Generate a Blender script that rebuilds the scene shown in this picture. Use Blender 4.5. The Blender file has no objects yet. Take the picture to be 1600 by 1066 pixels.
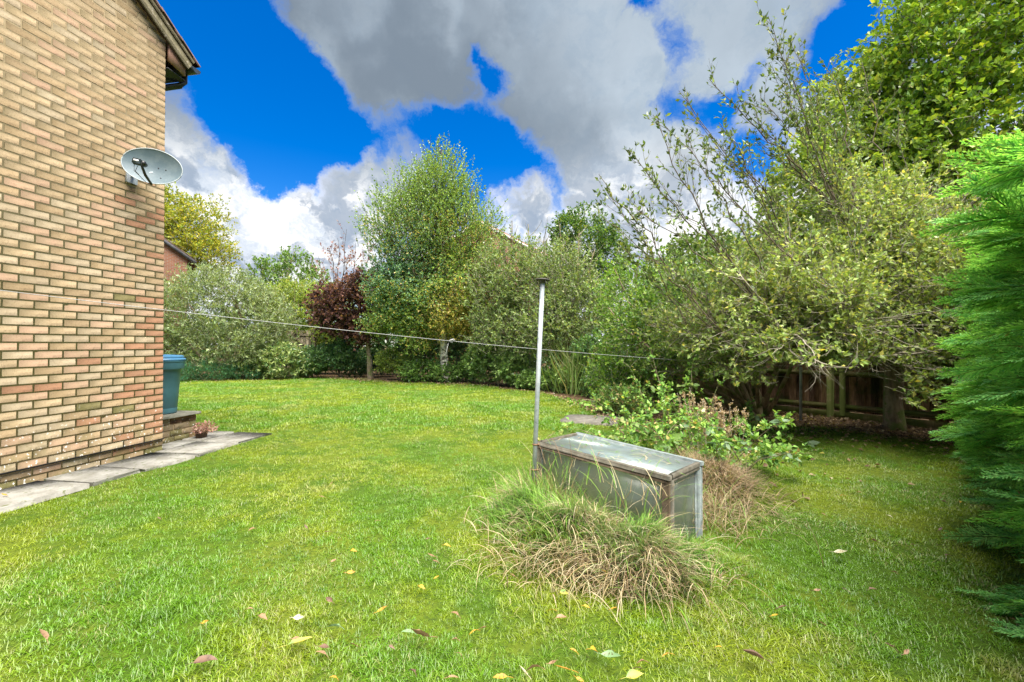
import bpy, math
import numpy as np
from mathutils import Vector, Matrix

SC = bpy.context.scene
COL = SC.collection
CAM_H = 1.25
FPX = 690.0            # focal length measured in photograph pixels (1600 wide)


def at(u, v, d):
    """world point seen at photo pixel (u, v) at the depth d (metres)"""
    return np.array([(u - 800.0) / FPX * d, d, CAM_H + (540.0 - v) / FPX * d])


# ------------------------------------------------------------------ camera
cam_data = bpy.data.cameras.new('camera')
cam_data.sensor_width = 36.0
cam_data.lens = 36.0 * FPX / 1600.0
cam_data.clip_start = 0.05
cam_data.clip_end = 3000.0
cam = bpy.data.objects.new('camera', cam_data)
COL.objects.link(cam)
cam.location = (0, 0, CAM_H)
cam.rotation_euler = (math.radians(90.55), 0, 0)
SC.camera = cam

# ------------------------------------------------------------------ light
SUN_ELEV = 70.0
SUN_AZ = 150.0          # clockwise from +Y: behind the camera, to its right
EXPOSURE = 1.7
SKY_STRENGTH = 0.13

SC.view_settings.view_transform = 'Standard'
SC.view_settings.look = 'None'
SC.view_settings.gamma = 1.0
SC.view_settings.use_curve_mapping = False
SC.view_settings.exposure = EXPOSURE

sun_data = bpy.data.lights.new('sun', 'SUN')
sun_data.energy = 4.8
sun_data.angle = math.radians(60.0)
sun_data.color = (1.0, 0.95, 0.86)
sun = bpy.data.objects.new('sun', sun_data)
COL.objects.link(sun)
_a, _e = math.radians(SUN_AZ), math.radians(SUN_ELEV)
to_sun = Vector((math.sin(_a) * math.cos(_e), math.cos(_a) * math.cos(_e), math.sin(_e)))
sun.rotation_euler = to_sun.to_track_quat('Z', 'Y').to_euler()
sun.location = to_sun * 60


# ------------------------------------------------------------------ node helpers
class NT:
    """small helper to write node trees"""
    def __init__(self, tree):
        self.t = tree
        self.n = tree.nodes
        self.l = tree.links

    def new(self, kind, **kw):
        n = self.n.new(kind)
        for k, v in kw.items():
            setattr(n, k, v)
        return n

    def put(self, sock, val):
        if isinstance(val, bpy.types.NodeSocket):
            self.l.new(val, sock)
        elif val is not None:
            sock.default_value = val

    def math(self, op, a, b=None, c=None, clamp=False):
        n = self.new('ShaderNodeMath', operation=op, use_clamp=clamp)
        self.put(n.inputs[0], a)
        self.put(n.inputs[1], b)
        self.put(n.inputs[2], c)
        return n.outputs[0]

    def vmath(self, op, a, b=None):
        n = self.new('ShaderNodeVectorMath', operation=op)
        self.put(n.inputs[0], a)
        self.put(n.inputs[1], b)
        return n.outputs['Value'] if op in ('DISTANCE', 'DOT_PRODUCT', 'LENGTH') else n.outputs[0]

    def mix(self, f, a, b, blend='MIX'):
        n = self.new('ShaderNodeMix', data_type='RGBA', blend_type=blend)
        self.put(n.inputs[0], f)
        self.put(n.inputs[6], a)
        self.put(n.inputs[7], b)
        return n.outputs[2]

    def noise(self, vec, scale, detail=4.0, rough=0.55, dist=0.0, out='Fac'):
        n = self.new('ShaderNodeTexNoise')
        self.put(n.inputs['Vector'], vec)
        n.inputs['Scale'].default_value = scale
        n.inputs['Detail'].default_value = detail
        n.inputs['Roughness'].default_value = rough
        n.inputs['Distortion'].default_value = dist
        return n.outputs[out]

    def ramp(self, f, stops, interp='LINEAR'):
        n = self.new('ShaderNodeValToRGB')
        n.color_ramp.interpolation = interp
        e = n.color_ramp.elements
        e[0].position, e[1].position = stops[0][0], stops[-1][0]
        for p, c in stops[1:-1]:
            e.new(p)
        for i, (p, c) in enumerate(sorted(stops, key=lambda s: s[0])):
            e[i].color = (c, c, c, 1) if not hasattr(c, '__len__') else (*c[:3], 1)
        self.put(n.inputs[0], f)
        return n.outputs[0]

    def smooth(self, x, a, b):
        n = self.new('ShaderNodeMapRange', interpolation_type='SMOOTHSTEP')
        self.put(n.inputs[0], x)
        n.inputs[1].default_value = a
        n.inputs[2].default_value = b
        n.inputs[3].default_value = 0.0
        n.inputs[4].default_value = 1.0
        return n.outputs[0]


def rgba(c):
    return (c[0], c[1], c[2], 1.0)


# ------------------------------------------------------------------ world: sky with clouds
world = bpy.data.worlds.new('World')
SC.world = world
world.use_nodes = True
w = NT(world.node_tree)
w.n.clear()
tc = w.new('ShaderNodeTexCoord')
dirv = w.vmath('NORMALIZE', tc.outputs['Generated'])
sky = w.new('ShaderNodeTexSky', sky_type='NISHITA')
sky.sun_disc = False
sky.sun_elevation = math.radians(SUN_ELEV)
sky.sun_rotation = math.radians(SUN_AZ)
sky.air_density = 1.0
sky.dust_density = 0.3
sky.ozone_density = 3.0
hs = w.new('ShaderNodeHueSaturation')
hs.inputs['Hue'].default_value = 0.513
hs.inputs['Saturation'].default_value = 1.5
hs.inputs['Value'].default_value = 0.50
w.put(hs.inputs['Color'], sky.outputs[0])


def sky_dir(u, v):
    d = Vector(((u - 800) / FPX, 1.0, (540 - v) / FPX))
    return tuple(d.normalized())


# clouds: (u, v, radius, amount); positive makes cloud, negative clears it.  The directions are fixed in the world.
CLOUDS = [
    (470, -40, .11, 1.1), (510, 45, .07, .8), (620, -60, .20, .8), (660, 70, .12, .8), (560, 110, .07, .6), (610, 150, .06, .5), (790, -10, .2, .7), (900, 70, .16, .8), (870, 170, .09, .7), (960, 180, .10, .5), (1080, -10, .20, .6),
    (1200, 20, .15, .55), (1260, 160, .10, .35), (1450, 100, .22, .6), (1000, 270, .15, .75), (905, 225, .05, .3), (1150, 360, .2, .7), (930, 300, .06, .3), (960, 110, .1, .5),
    (290, 190, .12, .75), (350, 240, .08, .5), (320, 330, .14, .8), (470, 350, .12, .75), (560, 275, .07, .7), (640, 245, .05, .45), (620, 340, .12, .75),
    (437, 190, .03, .6), (830, 315, .05, .8), (800, 380, .10, .6), (240, 420, .2, .6), (1000, 420, .2, .6), (1300, 420, .25, .6),
    (300, 20, .17, -.9), (395, 110, .11, -1.0), (500, 235, .03, -.9), (455, 265, .035, -1.0), (400, 245, .025, -.8), (350, 225, .02, -.5), (490, 175, .09, -.8), (560, 205, .05, -.6), (700, 205, .05, -.9), (640, 205, .05, -.7), (790, 240, .06, -1.0),
    (740, 215, .06, -.6), (850, 275, .045, -.9), (880, 310, .03, -.5), (755, 95, .033, -1.6), (770, 130, .03, -1.0), (420, 270, .04, -.9), (385, 200, .04, -.7), (1003, 10, .03, -1.3), (1045, 70, .04, -1.3), (1035, 160, .05, -1.2), (1120, 160, .05, -1.3),
    (1195, 240, .07, -1.6), (1300, 90, .045, -1.4), (1345, 40, .04, -1.2), (1180, 120, .03, -.7), (745, 290, .035, -.8), (1090, 290, .04, -.8), (480, 260, .03, -.4), (890, 345, .03, -.5), (310, 260, .025, -.5),
]
warp = w.noise(dirv, 6.5, 6.0, .62, out='Color')
warp_c = w.vmath('SUBTRACT', warp, (0.5, 0.5, 0.5))
sc_ = w.new('ShaderNodeVectorMath', operation='SCALE')
w.put(sc_.inputs[0], warp_c)
sc_.inputs[3].default_value = 0.17
wdir = w.vmath('ADD', dirv, sc_.outputs[0])
field = None
for (u, v, r, a) in CLOUDS:
    dist = w.vmath('DISTANCE', wdir, sky_dir(u, v))
    q = w.math('MULTIPLY', dist, 1.0 / r)
    q = w.math('MULTIPLY', q, q)
    g = w.math('POWER', 2.718, w.math('MULTIPLY', q, -1.0))
    field = w.math('MULTIPLY_ADD', g, a, field if field is not None else 0.0)
sep = w.new('ShaderNodeSeparateXYZ')
w.put(sep.inputs[0], dirv)
n1 = w.noise(wdir, 4.5, 8.0, .58)
n2 = w.noise(wdir, 12.0, 7.0, .66)
mpw = w.new('ShaderNodeMapping')
mpw.inputs['Scale'].default_value = (1, 1, 2.0)
w.put(mpw.inputs[0], wdir)
n3 = w.noise(mpw.outputs[0], 7.0, 7.0, .6, .3)
# behind the camera and to the sides the sky goes on as broken cloud
far_base = w.math('MULTIPLY', w.smooth(sep.outputs['Y'], .35, -.1), .50)
low_base = w.math('MULTIPLY', w.smooth(sep.outputs['Z'], .27, .12), .55)
high = w.smooth(sep.outputs['Z'], .27, .46)      # the heavy cloud overhead is soft, the ones further off are crisp
amp = w.math('MULTIPLY_ADD', high, -.05, 1.75)
cover = w.math('MULTIPLY_ADD', w.math('SUBTRACT', n1, .5), amp, field)
cover = w.math('MULTIPLY_ADD', w.math('SUBTRACT', n2, .5), w.math('MULTIPLY', amp, .75), cover)
cover = w.math('ADD', cover, far_base)
cover = w.math('ADD', cover, low_base)
mask = w.smooth(cover, .05, .92)
big = w.noise(wdir, 3.2, 3.0, .5)
thin = w.vmath('DISTANCE', wdir, sky_dir(985, -10))      # the overhead cloud is thin there and the light comes through
thin = w.smooth(thin, .34, .05)
shade = w.math('MULTIPLY', w.smooth(cover, .02, .80), high)
shade = w.math('MULTIPLY', shade, w.smooth(big, .30, .56))
lowshade = w.math('MULTIPLY', w.math('MULTIPLY', w.smooth(n3, .47, .60), w.smooth(cover, .5, .9)), w.math('SUBTRACT', 1.0, high))
lit = w.mix(w.smooth(n2, .36, .58), rgba((.66, .73, .83)), rgba((1.08, 1.08, 1.08)))
lit = w.mix(w.math('MULTIPLY', high, .85), lit, rgba((.40, .50, .60)))
c1 = w.mix(w.math('MULTIPLY', lowshade, .8), lit, rgba((.27, .35, .47)))
shade = w.math('MULTIPLY', shade, w.math('MULTIPLY_ADD', thin, -.75, 1.0))
c2 = w.mix(w.math('MULTIPLY', shade, .95), c1, rgba((.185, .235, .295)))
cloudcol = w.vmath('MULTIPLY', c2, (2.75, 2.75, 2.75))
skycol = w.mix(mask, hs.outputs[0], cloudcol)
bg = w.new('ShaderNodeBackground')
bg.inputs['Strength'].default_value = SKY_STRENGTH
w.put(bg.inputs['Color'], skycol)
wo = w.new('ShaderNodeOutputWorld')
w.l.new(bg.outputs[0], wo.inputs[0])
world.cycles.sampling_method = 'MANUAL'
world.cycles.sample_map_resolution = 512

# ------------------------------------------------------------------ mesh helpers
rng = np.random.default_rng(11)
UP = np.array([0., 0., 1.])


def nrm(a):
    return a / np.maximum(np.linalg.norm(a, axis=-1, keepdims=True), 1e-9)


def tag(o, label=None, cat=None, group=None, kind=None):
    for k, val in (('label', label), ('category', cat), ('group', group), ('kind', kind)):
        if val:
            o[k] = val
    return o


def link(name, data, parent=None):
    o = bpy.data.objects.new(name, data)
    COL.objects.link(o)
    if parent is not None:
        o.parent = parent
    return o


def thing(name, label, cat, loc=(0, 0, 0), rz=0.0, group=None):
    o = link(name, None)
    o.location = loc
    o.rotation_euler = (0, 0, rz)
    o.empty_display_size = 0.2
    return tag(o, label, cat, group)


def raw_mesh(name, V, F, mat=None, col=None, smooth=False):
    """V (n,3); F (m,k) int array, or list of such arrays; col (n,3)"""
    me = bpy.data.meshes.new(name)
    V = np.asarray(V, np.float32)
    Fs = F if isinstance(F, list) else [F]
    Fs = [np.asarray(f, np.int32) for f in Fs if len(f)]
    me.vertices.add(len(V))
    me.vertices.foreach_set('co', V.ravel())
    nl = sum(f.size for f in Fs)
    npoly = sum(len(f) for f in Fs)
    me.loops.add(nl)
    me.loops.foreach_set('vertex_index', np.concatenate([f.ravel() for f in Fs]))
    me.polygons.add(npoly)
    tot = np.concatenate([np.full(len(f), f.shape[1], np.int32) for f in Fs])
    start = np.concatenate([[0], np.cumsum(tot)[:-1]]).astype(np.int32)
    me.polygons.foreach_set('loop_start', start)
    me.update(calc_edges=True)
    if smooth:
        me.polygons.foreach_set('use_smooth', np.ones(npoly, bool))
    if col is not None:
        at_ = me.color_attributes.new('Col', 'FLOAT_COLOR', 'POINT')
        c4 = np.ones((len(V), 4), np.float32)
        c4[:, :3] = col
        at_.data.foreach_set('color', c4.ravel())
    if mat is not None:
        me.materials.append(mat)
    return me


def obj(name, V, F, mat=None, parent=None, col=None, smooth=False):
    return link(name, raw_mesh(name, V, F, mat, col, smooth), parent)


class MB:
    """collects boxes, tubes and lathes for one mesh"""
    def __init__(self):
        self.V, self.Q, self.T, self.n = [], [], [], 0

    def add(self, V, Q=None, T=None):
        V = np.asarray(V, float)
        self.V.append(V)
        if Q is not None and len(Q):
            self.Q.append(np.asarray(Q, int) + self.n)
        if T is not None and len(T):
            self.T.append(np.asarray(T, int) + self.n)
        self.n += len(V)
        return self

    def box(self, c, s, M=None, bev=0.0):
        """box of size s at c, orientation given by 3x3 M (columns are axes)"""
        sx, sy, sz = np.array(s) / 2.0
        if bev <= 0:
            P = np.array([[x, y, z] for z in (-sz, sz) for x, y in ((-sx, -sy), (sx, -sy), (sx, sy), (-sx, sy))])
            Q = [(0, 3, 2, 1), (4, 5, 6, 7), (0, 1, 5, 4), (1, 2, 6, 5), (2, 3, 7, 6), (3, 0, 4, 7)]
            T = []
        else:
            b = bev
            P, Q, T = [], [], []
            idx = {}
            for ix in (-1, 1):
                for iy in (-1, 1):
                    for iz in (-1, 1):
                        for ax in range(3):
                            p = [ix * sx, iy * sy, iz * sz]
                            for k in range(3):
                                if k != ax:
                                    p[k] -= (ix, iy, iz)[k] * b
                            idx[(ix, iy, iz, ax)] = len(P)
                            P.append(p)
            P = np.array(P)
            for ax in range(3):
                o = [k for k in range(3) if k != ax]
                for s_ in (-1, 1):
                    ring = []
                    for a_, b_ in ((-1, -1), (1, -1), (1, 1), (-1, 1)):
                        k = [0, 0, 0]
                        k[ax], k[o[0]], k[o[1]] = s_, a_, b_
                        ring.append(idx[(*k, ax)])
                    Q.append(ring)
                for a_ in (-1, 1):
                    for b_ in (-1, 1):
                        k0 = [0, 0, 0]
                        k0[o[0]], k0[o[1]] = a_, b_
                        lo, hi = list(k0), list(k0)
                        lo[ax], hi[ax] = -1, 1
                        Q.append([idx[(*lo, o[0])], idx[(*hi, o[0])], idx[(*hi, o[1])], idx[(*lo, o[1])]])
            for ix in (-1, 1):
                for iy in (-1, 1):
                    for iz in (-1, 1):
                        T.append([idx[(ix, iy, iz, a)] for a in range(3)])
        if M is not None:
            P = P @ np.array(M).T
        return self.add(P + np.array(c), Q, T)

    def tube(self, pts, r, sides=8, cap=True):
        pts = np.asarray(pts, float)
        r = np.broadcast_to(np.asarray(r, float), (len(pts),))
        V, Q = tubes(pts[None], r[None], sides)
        T = []
        if cap:
            n = len(pts)
            c0, c1 = len(V), len(V) + 1
            V = np.vstack([V, pts[0], pts[-1]])
            for i in range(sides):
                j = (i + 1) % sides
                T += [(c0, j, i), (c1, (n - 1) * sides + i, (n - 1) * sides + j)]
        return self.add(V, Q, T)

    def lathe(self, prof, c=(0, 0, 0), sides=32, axis=None):
        prof = np.asarray(prof, float)
        a = np.linspace(0, 2 * np.pi, sides, endpoint=False)
        V = np.stack([prof[:, None, 0] * np.cos(a), prof[:, None, 0] * np.sin(a), np.repeat(prof[:, 1:2], sides, 1)], -1).reshape(-1, 3)
        Q = []
        for k in range(len(prof) - 1):
            for i in range(sides):
                j = (i + 1) % sides
                Q.append((k * sides + i, k * sides + j, (k + 1) * sides + j, (k + 1) * sides + i))
        if axis is not None:
            V = V @ np.array(axis).T
        return self.add(V + np.array(c), Q)

    def build(self, name, mat, parent=None, smooth=False, col=None):
        F = []
        if self.Q:
            F.append(np.concatenate(self.Q))
        if self.T:
            F.append(np.concatenate(self.T))
        return obj(name, np.concatenate(self.V), F, mat, parent, col, smooth)


def tubes(P, R, sides=4):
    """P (N,K,3) paths, R (N,K) radii -> V, quads"""
    P = np.asarray(P, float)
    N, K, _ = P.shape
    t = nrm(np.gradient(P, axis=1))
    ref = np.where(np.abs(t[..., 2:3]) > .9, np.array([1., 0, 0]), UP)
    a = nrm(np.cross(t, ref))
    b = np.cross(t, a)
    ang = np.linspace(0, 2 * np.pi, sides, endpoint=False)
    V = P[:, :, None] + R[:, :, None, None] * (a[:, :, None] * np.cos(ang)[:, None] + b[:, :, None] * np.sin(ang)[:, None])
    base = (np.arange(N) * K * sides)[:, None, None] + (np.arange(K - 1) * sides)[None, :, None] + np.arange(sides)[None, None, :]
    nxt = (np.arange(sides) + 1) % sides
    base2 = (np.arange(N) * K * sides)[:, None, None] + (np.arange(K - 1) * sides)[None, :, None] + nxt[None, None, :]
    Q = np.stack([base, base2, base2 + sides, base + sides], -1).reshape(-1, 4)
    return V.reshape(-1, 3), Q


def rotz(a):
    c, s = math.cos(a), math.sin(a)
    return np.array([[c, -s, 0], [s, c, 0], [0, 0, 1.]])


def roty(a):
    c, s = math.cos(a), math.sin(a)
    return np.array([[c, 0, s], [0, 1, 0], [-s, 0, c]])


def rotx(a):
    c, s = math.cos(a), math.sin(a)
    return np.array([[1, 0, 0], [0, c, -s], [0, s, c]])


def frame_from(t, up=UP):
    """3x3 with columns: along t, sideways, upish"""
    t = nrm(np.array(t, float))
    s = nrm(np.cross(up, t))
    return np.stack([t, s, np.cross(t, s)], -1)


_lump_rng = np.random.default_rng(5)
_LK = _lump_rng.normal(0, 1, (12, 3))
_LP = _lump_rng.uniform(0, 6.28, 12)


def lump(p, scale=1.0):
    """smooth noise about -1..1"""
    q = np.asarray(p) * scale
    r = np.zeros(q.shape[:-1])
    for k in range(12):
        f = 1.0 + .35 * k
        r += np.sin(q @ (_LK[k] * f) + _LP[k]) / (1 + .25 * k)
    return r / 3.2


# ------------------------------------------------------------------ materials
def new_mat(name):
    m = bpy.data.materials.new(name)
    m.use_nodes = True
    m.node_tree.nodes.clear()
    t = NT(m.node_tree)
    out = t.new('ShaderNodeOutputMaterial')
    return m, t, out


def principled(t, out, color, rough=.7, spec=.3, metal=0.0, bump=None, bump_d=.005, bump_s=.5):
    p = t.new('ShaderNodeBsdfPrincipled')
    t.put(p.inputs['Base Color'], color if isinstance(color, bpy.types.NodeSocket) else rgba(color))
    t.put(p.inputs['Roughness'], rough)
    p.inputs['Specular IOR Level'].default_value = spec
    p.inputs['Metallic'].default_value = metal
    if bump is not None:
        b = t.new('ShaderNodeBump')
        b.inputs['Strength'].default_value = bump_s
        b.inputs['Distance'].default_value = bump_d
        t.put(b.inputs['Height'], bump)
        t.l.new(b.outputs[0], p.inputs['Normal'])
    t.l.new(p.outputs[0], out.inputs[0])
    return p


def worldpos(t):
    return t.new('ShaderNodeNewGeometry').outputs['Position']


def objpos(t):
    return t.new('ShaderNodeTexCoord').outputs['Object']


def mottled(name, a, b, scale=8, rough=.8, spec=.25, bump=.004, detail=6, third=None, metal=0.0):
    """two or three colours mixed by noise, fine relief"""
    m, t, out = new_mat(name)
    p = worldpos(t)
    f = t.smooth(t.noise(p, scale, detail, .65), .35, .65)
    c = t.mix(f, rgba(a), rgba(b))
    if third:
        f2 = t.smooth(t.noise(p, scale * 3.3, 5, .6), .56, .68)
        c = t.mix(f2, c, rgba(third))
    principled(t, out, c, rough, spec, metal, t.noise(p, scale * 8, 5, .6), bump)
    return m


def leaf_mat(name, trans=.35, gloss=.10, rough=.42):
    m, t, out = new_mat(name)
    a = t.new('ShaderNodeVertexColor', layer_name='Col')
    c = a.outputs[0]
    d = t.new('ShaderNodeBsdfDiffuse')
    t.put(d.inputs[0], c)
    tr = t.new('ShaderNodeBsdfTranslucent')
    t.put(tr.inputs[0], t.mix(1.0, c, rgba((1.25, 1.15, .45)), 'MULTIPLY'))
    mx = t.new('ShaderNodeMixShader')
    mx.inputs[0].default_value = trans
    t.l.new(d.outputs[0], mx.inputs[1])
    t.l.new(tr.outputs[0], mx.inputs[2])
    g = t.new('ShaderNodeBsdfGlossy')
    g.inputs['Roughness'].default_value = rough
    g.inputs[0].default_value = (1, 1, 1, 1)
    fr = t.new('ShaderNodeFresnel')
    fr.inputs[0].default_value = 1.5
    fac = t.math('MULTIPLY', fr.outputs[0], gloss * 8)
    mg = t.new('ShaderNodeMixShader')
    t.put(mg.inputs[0], t.math('MINIMUM', fac, .45))
    t.l.new(mx.outputs[0], mg.inputs[1])
    t.l.new(g.outputs[0], mg.inputs[2])
    t.l.new(mg.outputs[0], out.inputs[0])
    return m


M_LEAF = leaf_mat('leaf', .38, .012, .6)
M_LEAF_GLOSS = leaf_mat('glossy leaf', .28, .04, .45)
M_DRY = leaf_mat('dry leaf', .2, .02, .6)


def bark_mat(name, a, b, scale=14, moss=None):
    m, t, out = new_mat(name)
    p = worldpos(t)
    mp = t.new('ShaderNodeMapping')
    mp.inputs['Scale'].default_value = (1, 1, .3)
    t.put(mp.inputs[0], p)
    f = t.noise(mp.outputs[0], scale, 7, .7)
    c = t.mix(t.smooth(f, .35, .65), rgba(a), rgba(b))
    if moss:
        c = t.mix(t.smooth(t.noise(p, 5, 4, .6), .48, .62), c, rgba(moss))
    principled(t, out, c, .9, .15, 0, t.noise(mp.outputs[0], scale * 3, 6, .7), .012, .8)
    return m


M_BARK = bark_mat('brown bark', (.17, .13, .08), (.36, .29, .19), 14, (.16, .20, .06))
M_TWIG = bark_mat('grey twig', (.22, .19, .14), (.42, .38, .30), 20)
M_BARK_DARK = bark_mat('dark bark', (.05, .035, .025), (.12, .09, .06))


def birch_mat():
    m, t, out = new_mat('birch bark')
    p = worldpos(t)
    mp = t.new('ShaderNodeMapping')
    mp.inputs['Scale'].default_value = (3, 3, 10)
    t.put(mp.inputs[0], p)
    f = t.smooth(t.noise(mp.outputs[0], 2.2, 5, .6), .50, .60)
    c = t.mix(f, rgba((.62, .58, .50)), rgba((.07, .055, .045)))
    principled(t, out, c, .75, .2, 0, f, .004)
    return m


M_BIRCH = birch_mat()


# ------------------------------------------------------------------ ground shape
BORDER = np.array([(-16, 16.5), (-11, 15.4), (-9.5, 16.2), (-7.4, 17.2), (-4.4, 15.4), (-1.2, 14.0), (.7, 12.0), (1.35, 9.9),
                   (1.65, 6.9), (2.0, 5.6), (2.9, 6.5), (4.2, 6.9), (4.9, 6.2), (6.3, 4.9), (9, 2.3)])
MOUNDS = [(.42, 2.62, .20, .20), (.74, 2.42, .17, .17), (.60, 2.60, .25, .06), (.12, 3.10, .26, .15), (.20, 2.72, .20, .10), (1.10, 2.45, .2, .07), (1.75, 3.75, .32, .17), (1.35, 3.9, .3, .14), (2.0, 4.6, .6, .12)]


def border_y(x):
    return np.interp(x, BORDER[:, 0], BORDER[:, 1])


def height(x, y):
    x, y = np.asarray(x, float), np.asarray(y, float)
    h = .012 * np.sin(x * 1.7 + .4) * np.sin(y * 1.3) + .006 * np.sin(x * 5.1 + y * 3.3) + .004 * np.sin(y * 7.3 - x * 4.1)
    near = np.clip((np.hypot(x, y) - 60) / 200, 0, 1)
    h = h * (1 - near)
    for (cx, cy, r, a) in MOUNDS:
        h = h + a * np.exp(-(((x - cx) ** 2 + (y - cy) ** 2) / (r * r)))
    return h


def soil(x, y):
    """0 on the lawn, 1 in the planted borders"""
    p = np.stack([np.asarray(x, float), np.asarray(y, float), np.zeros_like(np.asarray(x, float))], -1)
    d = np.asarray(y) - border_y(x) + .35 * lump(p, 1.6)
    return np.clip(d / .9 + .5, 0, 1)


WALL_T = np.array([.172, .985, 0.])
WALL_T = nrm(WALL_T)
WALL_N = np.array([WALL_T[1], -WALL_T[0], 0.])      # out of the gable wall, towards the lawn
CORNER = np.array([-4.10, 5.20, 0.])


def wall_coords(x, y):
    d = np.stack([np.asarray(x, float) - CORNER[0], np.asarray(y, float) - CORNER[1]], -1)
    return d @ WALL_T[:2], d @ WALL_N[:2]            # along (positive beyond the corner), outwards


def off_lawn(x, y):
    """true on the house, paving and little slab"""
    s, n = wall_coords(x, y)
    pav = ((n < .565 + .035 * np.sin(s * 23) * np.sin(s * 7.1)) & (s < 1.06 + .05 * np.sin(n * 19)))
    pav2 = (np.abs((np.asarray(x) - 1.32) + .25 * (np.asarray(y) - 7.4)) < .48) & (np.abs(np.asarray(y) - 7.4) < .55)
    return pav | pav2


def build_ground():
    xs = np.concatenate([np.linspace(-300, -20, 12), np.linspace(-18, -6, 25), np.linspace(-5.8, 6, 178), np.linspace(6.3, 18, 25), np.linspace(20, 300, 12)])
    ys = np.concatenate([np.linspace(-300, -8, 10), np.linspace(-7, .8, 10), np.linspace(1.0, 7.5, 120), np.linspace(7.7, 22, 60), np.linspace(24, 600, 14)])
    X, Y = np.meshgrid(xs, ys)
    Z = height(X, Y)
    V = np.stack([X, Y, Z], -1).reshape(-1, 3)
    nx, ny = len(xs), len(ys)
    i = np.arange(nx - 1)[None, :] + nx * np.arange(ny - 1)[:, None]
    Q = np.stack([i, i + 1, i + 1 + nx, i + nx], -1).reshape(-1, 4)
    s = soil(X.ravel(), Y.ravel())
    col = np.stack([s, np.zeros_like(s), np.zeros_like(s)], -1)
    m, t, out = new_mat('lawn ground')
    a = t.new('ShaderNodeVertexColor', layer_name='Col')
    sp = t.new('ShaderNodeSeparateColor')
    t.put(sp.inputs[0], a.outputs[0])
    p = worldpos(t)
    g = t.mix(t.smooth(t.noise(p, 1.3, 5, .6), .4, .62), rgba((.050, .095, .008)), rgba((.10, .13, .012)))
    g = t.mix(t.smooth(t.noise(p, 40, 4, .7), .45, .7), g, rgba((.035, .06, .010)))
    e = t.mix(t.smooth(t.noise(p, 9, 6, .7), .4, .6), rgba((.055, .036, .020)), rgba((.13, .085, .045)))
    e = t.mix(t.smooth(t.noise(p, 45, 4, .7), .55, .65), e, rgba((.22, .15, .08)))
    f = t.math('ADD', sp.outputs[0], t.math('MULTIPLY', t.math('SUBTRACT', t.noise(p, 6, 5, .7), .5), .9))
    c = t.mix(t.smooth(f, .35, .65), g, e)
    principled(t, out, c, .95, .1, 0, t.noise(p, 60, 5, .7), .02, .7)
    o = obj('ground', V, Q, m, None, col, True)
    tag(o, 'lawn soil and planted border ground of the garden', kind='structure')


build_ground()


# ------------------------------------------------------------------ instanced stuff with geometry nodes
def instancer(name, pts, rot, scl, vi, variants, parent=None):
    me = bpy.data.meshes.new(name)
    me.vertices.add(len(pts))
    me.vertices.foreach_set('co', np.asarray(pts, np.float32).ravel())
    a = me.attributes.new('rot', 'FLOAT_VECTOR', 'POINT')
    a.data.foreach_set('vector', np.asarray(rot, np.float32).ravel())
    a = me.attributes.new('scl', 'FLOAT_VECTOR', 'POINT')
    s = np.asarray(scl, np.float32)
    if s.ndim == 1:
        s = np.repeat(s[:, None], 3, 1)
    a.data.foreach_set('vector', s.ravel())
    a = me.attributes.new('vi', 'INT', 'POINT')
    a.data.foreach_set('value', np.asarray(vi, np.int32))
    o = link(name, me, parent)
    coll = bpy.data.collections.new(name + ' blades')
    for k, vm in enumerate(variants):
        coll.objects.link(bpy.data.objects.new('%s_piece_%02d' % (name, k), vm))
    g = bpy.data.node_groups.new(name + ' scatter', 'GeometryNodeTree')
    g.interface.new_socket('Geometry', in_out='INPUT', socket_type='NodeSocketGeometry')
    g.interface.new_socket('Geometry', in_out='OUTPUT', socket_type='NodeSocketGeometry')
    gi, go = g.nodes.new('NodeGroupInput'), g.nodes.new('NodeGroupOutput')
    ci = g.nodes.new('GeometryNodeCollectionInfo')
    ci.inputs['Collection'].default_value = coll
    ci.inputs['Separate Children'].default_value = True
    ci.inputs['Reset Children'].default_value = True
    ip = g.nodes.new('GeometryNodeInstanceOnPoints')
    ip.inputs['Pick Instance'].default_value = True

    def named(nm, typ):
        n = g.nodes.new('GeometryNodeInputNamedAttribute')
        n.data_type = typ
        n.inputs['Name'].default_value = nm
        return [s_ for s_ in n.outputs if s_.enabled and s_.name == 'Attribute'][0]
    g.links.new(gi.outputs[0], ip.inputs['Points'])
    g.links.new(ci.outputs[0], ip.inputs['Instance'])
    g.links.new(named('vi', 'INT'), ip.inputs['Instance Index'])
    er = g.nodes.new('FunctionNodeEulerToRotation')
    g.links.new(named('rot', 'FLOAT_VECTOR'), er.inputs[0])
    g.links.new(er.outputs[0], ip.inputs['Rotation'])
    g.links.new(named('scl', 'FLOAT_VECTOR'), ip.inputs['Scale'])
    g.links.new(ip.outputs[0], go.inputs[0])
    md = o.modifiers.new('scatter', 'NODES')
    md.node_group = g
    return o


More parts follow.
